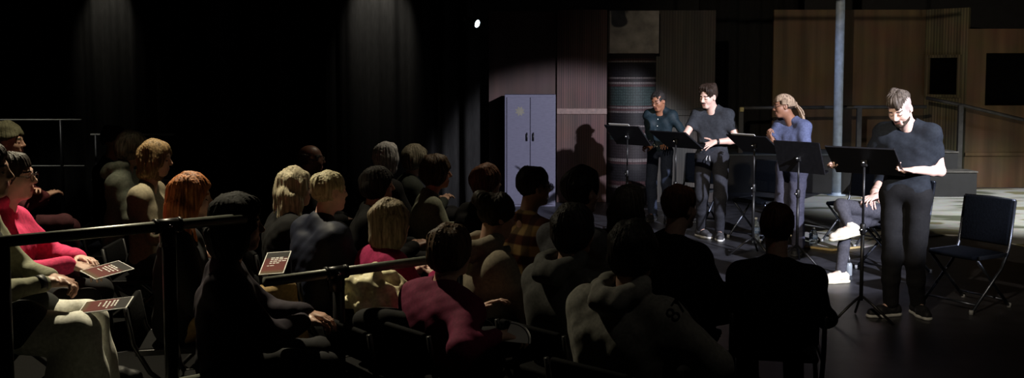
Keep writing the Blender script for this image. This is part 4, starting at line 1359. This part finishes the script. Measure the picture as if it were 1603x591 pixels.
# --- reader in the dark button shirt, far left
bD = fl(1032, 347); yD = math.atan2(-.86, -.52)
wR = at(1021, 228, bD[1] - .30); wL = at(1047, 226, bD[1] - .30)
rootD, dD = person('person in dark teal button shirt and glasses reading, cornrows', bD, yD, 'stand', 1.71, .84, head=rel(bD, yD, at(1031, 158, bD[1] - .07)), hrot=(-14, 17, 4),
    arms={-1: dict(w=rel(bD, yD, wR), pole=(-.3, -.9, -.6), d=wd2l(yD, V(-.9, -.4, 0)), n=wd2l(yD, V(-.2, .6, -.8)), curl=1.3),
          1: dict(w=rel(bD, yD, wL), pole=(-.3, .9, -.6), d=wd2l(yD, V(-.5, -.8, 0)), n=wd2l(yD, V(0, 0, -1)), curl=.5)},
    legs={1: dict(a=rel(bD, yD, V(*fl(1046, 347)) + V(0, 0, .085)), t=wd2l(yD, V(-.2, -1, 0))), -1: dict(a=rel(bD, yD, V(*fl(1022, 345)) + V(0, 0, .085)), t=wd2l(yD, V(-.5, -.8, 0)))},
    top=('long', cloth('shirt_teal', (.012, .023, .031), .6)), bottom=TRON, bottom_r=(.092, .070, .060, .062), shoes=(SHB, SOB), hair=('cornrow', hairm('black', (.012, .010, .010), (.03, .026, .024))), skinm=SKD, vox=.0045, folds=.007, gl=FRM, collar=True, hem=.80, lips=LIPD)
sp, f_ = dD['sp'], dD['f']
WB = mat('white_button', (.75, .75, .72), .4, 0, .05, 20, 0)
bvh = None
dg = bpy.context.evaluated_depsgraph_get()
bvh = BVHTree.FromPolygons([v.co.copy() for v in dD['shirt'].data.vertices], [tuple(p.vertices) for p in dD['shirt'].data.polygons])
for k in range(6):
    o0 = dD['nk'] - sp * (.035 + .085 * k) + f_ * .6
    hit = bvh.ray_cast(Vector(o0), Vector(-f_))
    if hit[0] is not None:
        bm = NB(); lathe(bm, [(0, -.002), (.007, -.002), (.007, .003), (.0, .004)], 12, c=hit[0], rot=hit[1].to_track_quat('Z', 'Y').to_matrix())
        bmobj('button', bm, WB, dD['shirt'], True)
a = dD['A'][-1]; band(rootD, a['w'] - nrm(a['w'] - a['e']) * .012, a['w'] - a['e'], .031, .045, PAPER, 'white_cuff')
h, s = dD['h'], dD['S']
bm = NB()
for i in range(9):
    l0 = -.06 + .015 * i
    pts = []
    for j in range(8):
        q = j / 7.0; f0 = .075 - .175 * q
        ex = math.sqrt(max(.02, 1 - ((f0 + .012) / .109) ** 2 - (l0 / .09) ** 2))
        pts.append(h.p(f0 * s, l0 * s * (1 - .3 * q), (.034 + .098 * ex) * s))
    tube(bm, pts, .0055, 6)
bmobj('cornrows', bm, hairm('black', (.012, .010, .010)), rootD, True)

# --- seated person behind the nearest reader, legs crossed
SHW = mat('shoe_cream', (.60, .55, .46), .7, 0, .15, 60, .1); SOC = mat('sole_cream', (.66, .62, .45), .6, 0, .1, 40, .05)
tl = wd2l(YE, nrm(V(-1, -.18, 0)))
aW = V(*fl(1315, 442)) + V(0, 0, .085)
rootE, dE = person('seated person behind the nearest reader, legs crossed, cream sneakers', CE, YE, 'sit', 1.74, 1.0, hrot=(0, 10, 0),
    legs={-1: dict(a=rel(CE, YE, aW), k=rel(CE, YE, at(1326, 352, aW[1] + .02)), t=tl),
          1: dict(a=rel(CE, YE, at(1331, 355, aW[1] - .09)), k=rel(CE, YE, at(1317, 322, aW[1] + .02)), t=wd2l(YE, V(-.97, -.05, -.22)), u=wd2l(YE, V(-.2, -.1, 1)))},
    arms={1: dict(w=rel(CE, YE, at(1366, 309, aW[1] + .05)), pole=(-.5, .8, -.4), curl=.7), -1: dict(w=rel(CE, YE, at(1362, 318, aW[1] + .14)), pole=(-.5, -.8, -.4), curl=.8)},
    top=('tee', cloth('tee_black', (.011, .014, .020))), bottom=cloth('trousers_grey', (.055, .055, .068)), bottom_r=(.088, .064, .046, .046), shoes=(SHW, SOC), hair=('short', hairm('dark_brown', (.03, .018, .013))), skinm=SKL, vox=.005, sit_h=1.26)
# ------------------------------------------------------------------ the audience
aud_chair = None


def audience(label, px, py, k, yaw, floor=0.0, chair=True, who=None, hp=0, hy=0, sit=None, **kw):
    """px, py: middle of the head in the photo; k: pixels per metre there"""
    global aud_chair
    d = FPX / k
    Hc = _C + ray(px, py) * d
    y = R(yaw)
    lean = kw.get('lean', 0.0)
    base = V(Hc[0] - math.cos(y) * (.05 + lean), Hc[1] - math.sin(y) * (.05 + lean), floor)
    sh_ = Hc[2] + .118 - floor
    kw.setdefault('vox', .009)
    kw.setdefault('folds', .0055)
    kw.setdefault('bottom', TROB)
    kw.setdefault('shoes', (SHB, SOB))
    root, D = person(label, tuple(base), y, 'sit', sit_h=sh_, hrot=(hy, hp, 0), **kw)
    if chair:
        if aud_chair is None:
            aud_chair = empty('audience_chair', (0, 0, 0)); chair_parts(aud_chair, CHB, BLACKMETAL, RUBBER, True); c = aud_chair
        else: c = copy_tree(aud_chair)
        c.location = (base[0] - math.cos(y) * .03, base[1] - math.sin(y) * .03, floor); c.rotation_euler = (0, 0, y)
        setp(c, 'black folding chair under the ' + who, 'chair', 'audience chairs')
    return root, D, base, y


def hand_at(px, py, k, yaw, floor, hand):
    """a hand position in the frame of the person whose head is at px, py"""
    y = R(yaw); Hc = _C + ray(px, py) * (FPX / k)
    base = V(Hc[0] - math.cos(y) * .05, Hc[1] - math.sin(y) * .05, floor)
    return tuple(w2l(base, y, _C + ray(hand[0], hand[1]) * (FPX / hand[2])))


CK = dict(black=cloth('coat_black', (.006, .006, .0065)), olive=cloth('olive_knit', (.10, .10, .065)), maroon=cloth('maroon_knit', (.085, .018, .022)), pink=cloth('hot_pink', (.78, .055, .17)), sage=cloth('sage_jersey', (.30, .30, .21)), grey=cloth('grey_fleece', (.085, .085, .08)),
          sagehood=cloth('sage_fleece', (.27, .29, .23)), taupe=cloth('taupe_knit', (.22, .19, .13)), navy=cloth('navy_nylon', (.010, .013, .028), .6), crimson=cloth('crimson_knit', (.30, .012, .075)), wine=cloth('wine_knit', (.13, .011, .042)), beige=cloth('beige_fleece', (.24, .205, .15)),
          greygreen=cloth('grey_green_jacket', (.26, .27, .20)), dgrey=cloth('dark_grey_tee', (.10, .10, .11)), white=cloth('white_cotton', (.88, .88, .76)), khaki=cloth('khaki', (.42, .29, .13)), cream=cloth('cream_nylon', (.88, .78, .50), .45), purple=cloth('purple_black', (.022, .016, .026)))
HAIR = dict(brown=hairm('brown', (.05, .03, .018), (.11, .065, .035)), dark=hairm('dark', (.016, .012, .010), (.035, .024, .018)), red=hairm('red', (.36, .11, .032), (.66, .25, .08)), blond=hairm('white_blond', (.45, .40, .27), (.68, .60, .42)), greyman=hairm('grey_fair', (.40, .35, .20), (.62, .55, .36)),
            silver=hairm('silver', (.32, .31, .32), (.52, .51, .52)), ash=hairm('ash_grey', (.13, .115, .085), (.28, .25, .19)), goldbrown=hairm('gold_brown', (.14, .085, .035), (.32, .21, .10)), auburn=hairm('auburn', (.13, .045, .022), (.26, .11, .06)), greybrown=hairm('grey_brown', (.16, .125, .08), (.42, .35, .25)), black=hairm('black', (.012, .010, .010), (.03, .026, .024)), redbrown=hairm('red_brown', (.06, .025, .018), (.14, .055, .035)))

# raised block at the left
audience('person in olive beanie and maroon jumper, arms folded, at far left', 14, 222, 212, 4, .2, who='person in the olive beanie', top=('long', CK['maroon']), bottom=cloth('maroon_trousers', (.05, .014, .018)), hair=('beanie', cloth('beanie_olive', (.105, .10, .06))), skinm=SKM,
         arms={1: dict(w=(.26, -.06, .80), pole=(-.2, .9, -.4)), -1: dict(w=(.28, .06, .76), pole=(-.2, -.9, -.4))}, legs={-1: dict(k=(.47, -.13, .58))}, vox=.007)
rP, dP, bP, yP_ = audience('person in hot pink hoodie with glasses and dark tied hair', 20, 276, 305, 8, .2, who='person in hot pink', top=('hoodie', CK['pink']), hair=('tied', HAIR['dark']), skinm=SKL, gl=FRM, hood=True,
         arms={-1: dict(w=(.345, -.115, .70), pole=(-.3, -.9, -.5), d=(.9, .1, -.28), n=(0, .25, -1), curl=.5), 1: dict(w=(.33, .12, .69), pole=(-.3, .9, -.5))}, vox=.005)
rS, dS, bS, yS_ = audience('person in sage long-sleeved top and wide white trousers, hands clasped', -24, 268, 352, 14, .2, who='person in wide white trousers', top=('long', CK['sage']), bottom=CK['white'], bottom_r=(.100, .098, .120, .150), hair=('long', HAIR['dark']), skinm=SKT,
         arms={-1: dict(w=(.30, -.05, .735), pole=(-.4, -.8, -.7), d=(.85, .45, -.1), n=(-.2, .3, -.9), curl=.8), 1: dict(w=(.31, .04, .735), pole=(-.3, .9, -.5), d=(.8, -.5, -.1), n=(-.2, -.3, -.9), curl=.8)}, vox=.006)
a = dS['A'][-1]; band(rS, a['w'] - nrm(a['w'] - a['e']) * .035, a['w'] - a['e'], .036, .035, WRB, 'bracelet')
# dark vest of the same person
sdfmesh('vest', [cap(dS['nk'] - dS['sp'] * .19 + V(0, .075, 0), dS['nk'] - dS['sp'] * .19 - V(0, .075, 0), .132, None, .08, (dS['f'], .92)), cap(dS['pv'] + dS['sp'] * .16 + V(0, .06, 0), dS['pv'] + dS['sp'] * .16 - V(0, .06, 0), .128, None, .1, (dS['f'], .92)),
    cap(dS['pv'] + dS['sp'] * .03 + V(.05, .07, 0), dS['pv'] + dS['sp'] * .03 + V(.05, -.07, 0), .135, None, .1), cap(dS['pv'] + V(.0, .10, .03), dS['pv'] + V(.24, .115, .02), .115, .112, .05), cap(dS['pv'] + V(.0, -.10, .03), dS['pv'] + V(.24, -.115, .02), .115, .112, .05)], .008, cloth('black_denim', (.018, .02, .019)), rS, [Nz(30, .006, 4)])

audience('person in black knit hat behind the grey-haired hoodie wearer', 181, 222, 176, 8, 0, who='person in the black hat', top=('jacket', CK['black']), hair=('beanie', cloth('beanie_black', (.02, .02, .022))), skinm=SKM, vox=.01)
audience('grey-haired person in sage hoodie, hood down, at left', 207, 233, 196, 6, 0, who='grey-haired hoodie wearer', top=('hoodie', CK['sagehood']), hair=('curly', HAIR['ash']), skinm=SKT, hood=True, lean=.03, hp=14, vox=.007)
audience('person with shoulder-length golden brown hair, in profile at left', 244, 248, 222, 4, 0, who='golden brown haired person', top=('long', CK['taupe']), hair=('bob', HAIR['goldbrown']), skinm=SKT, hp=6, vox=.007)
audience('person with long red hair and black jacket in profile', 299, 309, 292, 12, 0, who='red-haired person', top=('jacket', CK['black']), hair=('long', HAIR['red']), bottom=CK['khaki'], skinm=SKL, hp=4, vox=.006, legs={1: dict(k=(.47, .14, .52)), -1: dict(k=(.53, .0, .68), a=(.62, .06, .34))})
rK, dK, bK, yK_ = audience('person in black hood with hands in lap, before the red-haired person', 373, 352, 338, 16, 0, who='person in the black hood', top=('jacket', CK['purple']), hair=('hood', CK['black']), bottom=TROB, skinm=SKM,
         arms={-1: dict(w=(.335, -.02, .70), pole=(-.3, -.9, -.6), d=(.85, .35, -.15), n=(0, .1, -1), curl=.6), 1: dict(w=(.36, .07, .72), pole=(-.3, .9, -.6), d=(.8, -.4, -.1), n=(0, 0, -1), curl=.6)}, vox=.006)
audience('person with long white-blond hair beside the navy jacket', 462, 294, 226, 24, 0, who='white-blond haired person', top=('jacket', CK['black']), hair=('long', HAIR['blond']), skinm=SKL, vox=.007, H=1.86)
rM, dM, bM, yM_ = audience('person with short fair grey hair in navy jacket, seen from behind', 516, 300, 256, 36, 0, who='navy jacket wearer', top=('jacket', CK['navy']), hair=('short', HAIR['greyman']), skinm=SKL, vox=.006, bulk=1.12)
audience('balding person in glasses, hardly lit, behind the navy jacket', 487, 249, 188, 14, 0, who='balding person', top=('jacket', CK['black']), hair=('bald', HAIR['black']), skinm=skin('shadowed', (.10, .045, .03)), gl=FRM, vox=.009)  # dim light on this head put into a darker skin colour
audience('person with silver bob in the far row', 606, 247, 182, 40, 0, who='silver bobbed person', top=('jacket', CK['black']), hair=('bob', HAIR['silver']), skinm=SKL, vox=.008)
audience('person with ash-brown hair and glasses right of the silver bob', 651, 250, 164, 16, 0, who='ash-haired person in glasses', top=('jacket', cloth('dark_green_jacket', (.03, .035, .03))), H=1.86, hair=('full', HAIR['ash']), skinm=SKT, gl=mat('gold_frame', (.5, .35, .12), .3, .8, .1, 10, 0), hy=-6, vox=.008)
audience('person with curly dark brown hair in grey-green jacket, face lit', 684, 270, 200, 10, 0, who='curly-haired person in grey-green', top=('jacket', CK['greygreen']), hair=('curly', HAIR['brown']), skinm=skin('ruddy', (.62, .30, .18)), vox=.007)
audience('person in shadow before the silver bob, only a cheek edge lit', 592, 290, 222, 10, 0, who='shadowed person before the silver bob', top=('jacket', CK['black']), hair=('full', HAIR['black']), skinm=SKM, vox=.009)
audience('person with grey-brown bob and crimson jumper', 612, 350, 264, 40, 0, who='crimson jumper wearer', top=('long', CK['crimson']), hair=('bob', HAIR['greybrown']), skinm=SKL, vox=.006, bulk=1.02, H=1.88)
rW, dW, bW, yW_ = audience('person with dark bob in wine jumper holding a white card', 706, 394, 318, 42, 0, who='wine jumper wearer', top=('long', CK['wine']), hair=('full', HAIR['brown']), skinm=SKT, vox=.006, bulk=1.16,
         arms={-1: dict(w=hand_at(706, 394, 318, 42, 0, (779, 526, 333)), pole=(-.3, -.9, -.5), d=wd2l(R(42), V(.95, .1, .05)), n=(0, .3, -1), curl=.8)})
audience('person with reddish hair tufts, dimly lit, left of the locker', 762, 285, 212, 30, 0, who='reddish-haired person', top=('jacket', CK['black']), hair=('full', HAIR['auburn']), skinm=SKT, vox=.008)
audience('person with bun in beige hoodie behind the hand rail end', 778, 338, 285, 26, 0, who='bun wearer', top=('hoodie', CK['beige']), hair=('bun', HAIR['dark']), skinm=SKM, hood=True, hp=12, vox=.007)


def plaid():
    m = bpy.data.materials.new('cloth_plaid'); m.use_nodes = True
    nt = m.node_tree; b = nt.nodes['Principled BSDF']; L = nt.links.new
    b.inputs['Roughness'].default_value = .85; b.inputs['Specular IOR Level'].default_value = .2
    tc = nt.nodes.new('ShaderNodeTexCoord')
    outs = []
    for dr, sc in (('Z', 2.6), ('Y', 2.4)):
        w = nt.nodes.new('ShaderNodeTexWave'); w.wave_type = 'BANDS'; w.bands_direction = dr; w.inputs['Scale'].default_value = sc; w.inputs['Distortion'].default_value = .6; w.inputs['Detail Scale'].default_value = .5
        L(tc.outputs['Object'], w.inputs['Vector']); cr = nt.nodes.new('ShaderNodeValToRGB'); L(w.outputs['Fac'], cr.inputs[0]); outs.append(cr)
    e = outs[0].color_ramp.elements; e[0].position = .35; e[0].color = (.10, .035, .022, 1); e[1].position = .6; e[1].color = (.42, .31, .16, 1)
    e = outs[1].color_ramp.elements; e[0].position = .3; e[0].color = (.12, .06, .04, 1); e[1].position = .62; e[1].color = (.85, .7, .48, 1)
    mx = nt.nodes.new('ShaderNodeMix'); mx.data_type = 'RGBA'; mx.blend_type = 'MULTIPLY'; mx.inputs[0].default_value = .75
    L(outs[0].outputs[0], mx.inputs[6]); L(outs[1].outputs[0], mx.inputs[7]); L(mx.outputs[2], b.inputs['Base Color'])
    return m


audience('black-haired person with glasses in brown plaid shirt before the locker', 836, 292, 248, 38, 0, who='plaid shirt wearer', top=('long', plaid()), hair=('short', HAIR['black']), skinm=SKM, gl=FRM, vox=.007, hy=-14)
audience('person with spiky black hair and dark grey tee', 910, 300, 285, 40, 0, who='spiky-haired person', top=('tee', CK['dgrey']), hair=('spiky', HAIR['black']), skinm=SKM, vox=.007)
audience('person with black hair in grey hoodie behind the numbered hoodie', 899, 362, 318, 44, 0, who='grey hoodie wearer', top=('hoodie', CK['grey']), hair=('full', HAIR['black']), skinm=SKM, hood=True, vox=.007)
audience('person with long black hair, a dark shape before the patterned column', 986, 322, 250, 50, 0, who='long black haired person', top=('jacket', CK['black']), hair=('long', HAIR['black']), skinm=SKM, vox=.008)
r87, d87, b87, y87 = audience('person in grey hoodie numbered 87 on the sleeve', 992, 394, 365, 48, 0, who='hoodie wearer numbered 87', top=('hoodie', cloth('grey_marl', (.24, .235, .21))), hair=('full', HAIR['black']), skinm=SKM, hood=True, vox=.006, bulk=1.16,
         arms={-1: dict(w=(.30, -.16, .66), pole=(-.2, -1, -.4))})
audience('person with short red-brown hair in black jacket, ear lit', 1064, 325, 280, 38, 0, who='red-brown haired person', top=('jacket', CK['black']), hair=('short', HAIR['redbrown']), skinm=SKL, vox=.007)
audience('person with cropped dark hair and black top nearest the stage', 1216, 355, 298, 78, 0, who='person nearest the stage', top=('long', CK['black']), hair=('short', HAIR['redbrown']), skinm=SKT, vox=.007, bulk=.96)


# ------------------------------------------------------------------ things held or lying in laps
def programme_mat():
    m = bpy.data.materials.new('programme_cover'); m.use_nodes = True
    nt = m.node_tree; b = nt.nodes['Principled BSDF']; L = nt.links.new
    b.inputs['Roughness'].default_value = .75; b.inputs['Specular IOR Level'].default_value = .15
    tc = nt.nodes.new('ShaderNodeTexCoord'); sx = nt.nodes.new('ShaderNodeSeparateXYZ'); L(tc.outputs['Generated'], sx.inputs[0])
    cr = nt.nodes.new('ShaderNodeValToRGB'); cr.color_ramp.interpolation = 'EASE'; L(sx.outputs['Y'], cr.inputs[0])
    e = cr.color_ramp.elements
    e[0].position = .0; e[0].color = (.10, .07, .03, 1); e[1].position = .18; e[1].color = (.12, .014, .010, 1)
    q = e.new(.62); q.color = (.10, .010, .010, 1); q = e.new(.80); q.color = (.012, .01, .01, 1)
    L(cr.outputs[0], b.inputs['Base Color'])
    return m


PROG = programme_mat()


def programme(c, xdir, ydir, label, w=.14, h=.215):
    """booklet: white pages under a dark red cover; xdir across, ydir towards its top"""
    x = Vector(nrm(xdir)); y = Vector(nrm(np.array(ydir) - nrm(xdir) * (np.array(ydir) @ nrm(xdir)))); z = x.cross(y)
    M = Matrix((x, y, z)).transposed().to_4x4(); M.translation = Vector(c)
    root = empty('programme', (0, 0, 0), 0, label, 'programme', 'printed programmes'); root.matrix_world = M
    bm = NB(); box(bm, (0, 0, .0), (w, h, .004), bev=.001); bmobj('pages', bm, PAPER, root)
    bm = NB(); box(bm, (0, 0, .0027), (w - .012, h - .012, .001)); cv = bmobj('cover', bm, PROG, root)
    rnd = random.Random(int(c[0] * 1000))
    bm = NB()
    for i, (yy, n) in enumerate(((.045, 3), (.030, 4), (.012, 4), (-.006, 3), (-.03, 2))):
        xx = -.045 + rnd.uniform(0, .015)
        for k in range(n):
            l_ = rnd.uniform(.010, .024); box(bm, (xx + l_ / 2, yy, .0034), (l_, .0075 if i < 4 else .005, .0004)); xx += l_ + .005
    bmobj('cover_print', bm, PAPER, cv)
    return root


def on(px, py, k): return _C + ray(px, py) * (FPX / k)


programme(on(168, 422, 312), (.75, -.55, -.18), (.55, .80, .10), 'programme held open by the person in hot pink')
programme(on(166, 477, 345), (.12, -.97, -.16), (.97, .12, .10), 'programme tilted on the lap of the white-trousered person')
programme(on(431, 411, 282), (1, -.05, .08), (.22, .85, .40), 'dark red programme on the khaki knee of the red-haired person')
# white card with a black line, held by the wine jumper
c = on(812, 522, 334)
root = empty('card', tuple(c), 0, 'white card with curved edge in the hand of the wine jumper wearer', 'card')
bm = NB()
ar = [(-.065, -.045)] + [(-.05 + .12 * math.sin(q), -.045 + .105 * math.cos(q)) for q in [i * math.pi / 2 / 10 for i in range(11)]]
Mx = Vector((.80, -.30, .0)).normalized(); My = Vector((.25, .6, .76)).normalized()
for off in (0, .003):
    pass
z_ = Mx.cross(My)
va = [bm.verts.new(Mx * x + My * y) for x, y in ar]; vb = [bm.verts.new(Mx * x + My * y + z_ * .003) for x, y in ar]
bm.faces.new(va[::-1]); bm.faces.new(vb)
for i in range(len(ar)): bm.faces.new((va[i], va[(i + 1) % len(ar)], vb[(i + 1) % len(ar)], vb[i]))
bmobj('sheet', bm, PAPER, root)
bm = NB(); tube(bm, [Mx * (-.05 + .11 * math.sin(q)) + My * (-.045 + .094 * math.cos(q)) + z_ * .003 for q in [i * math.pi / 2 / 10 for i in range(11)]], .0022, 6); bmobj('printed_line', bm, WRB, root, True)

# cream puffer jacket heaped behind the rail
c = on(588, 452, 297)
rnd = np.random.RandomState(6)
ps = []
for (dx, dy, dz, r0) in ((-.08, .02, .0, .085), (.0, .0, .03, .10), (.08, -.01, -.01, .085), (-.10, .0, -.07, .06), (.04, -.03, -.06, .08), (.11, -.03, -.05, .055), (-.04, -.05, -.07, .07), (-.03, .02, .09, .05)):
    ps.append(ell(c + V(dx, dy, dz), (r0 * 1.15, r0, r0 * .85), None, .025))
ps += [cap(c + V(-.12, -.03, .05), c + V(.02, -.09, -.05), .045, .04, .012), cap(c + V(.0, -.07, .06), c + V(.12, -.08, -.04), .045, .04, .012)]
o = sdfmesh('jacket', ps, .006, CK['cream'], None, [Nz(45, .012, 3), Nz(90, .006, 8)])
setp(o, 'cream puffer jacket heaped on the chair behind the hand rail', 'jacket')
c2 = on(606, 508, 318)
o = sdfmesh('tote_bag', [ell(c2 + V(0, 0, -.06), (.17, .13, .13), None, .02), ell(c2 + V(-.04, 0, .0), (.12, .10, .07), None, .03), cap(c2 + V(-.1, -.02, .02), c2 + V(.08, -.02, .02), .05, .05, .03)], .008, CK['black'], None, [Nz(30, .010, 5)])
setp(o, 'black bag below the cream puffer jacket', 'bag')
# spare chair holding the jacket and bag
c = copy_tree(aud_chair); c.location = (c2[0], c2[1], 0); c.rotation_euler = (0, 0, R(38)); setp(c, 'black folding chair under the bag and cream jacket', 'chair', 'audience chairs')

# number on the hoodie sleeve
a = d87['A'][-1]
cu = bpy.data.curves.new('n87', 'FONT'); cu.body = '87'; cu.size = .085; cu.align_x = 'CENTER'; cu.align_y = 'CENTER'; cu.resolution_u = 4
to = bpy.data.objects.new('n87', cu); COL.objects.link(to)
dg = bpy.context.evaluated_depsgraph_get(); dg.update()
me = bpy.data.meshes.new_from_object(to.evaluated_get(dg)); bpy.data.objects.remove(to)
bm = NB(); bm.from_mesh(me); bmesh.ops.triangulate(bm, faces=bm.faces); bmesh.ops.subdivide_edges(bm, edges=bm.edges, cuts=2)
hs = d87['shirt']
bvh = BVHTree.FromPolygons([v.co.copy() for v in hs.data.vertices], [tuple(p.vertices) for p in hs.data.polygons])
shp, ep = d87['sh'][-1], a['e']
rd = ray(1059, 486)
o_l = w2l(b87, y87, _C); r_l = nrm(wd2l(y87, rd))
hit0 = bvh.ray_cast(Vector(o_l), Vector(r_l))
o0 = np.array(hit0[0]) if hit0[0] is not None else shp + (ep - shp) * .4
camd = -r_l
right = wd2l(y87, V(1, 0, 0)); upv = V(0, 0, 1)
xdir = nrm(right * .55 + upv * .83); xdir = nrm(xdir - camd * (xdir @ camd)); ydir = np.cross(camd, xdir)
for v in bm.verts:
    P = o0 + xdir * v.co.x + ydir * v.co.y + camd * .3
    hit = bvh.ray_cast(Vector(P), Vector(-camd))
    v.co = (hit[0] + hit[1] * .0025) if hit[0] is not None and abs((np.array(hit[0]) - o0) @ camd) < .12 else Vector(o0 + xdir * v.co.x + ydir * v.co.y)
bmobj('sleeve_number', bm, cloth('print_black', (.012, .012, .014)), hs)
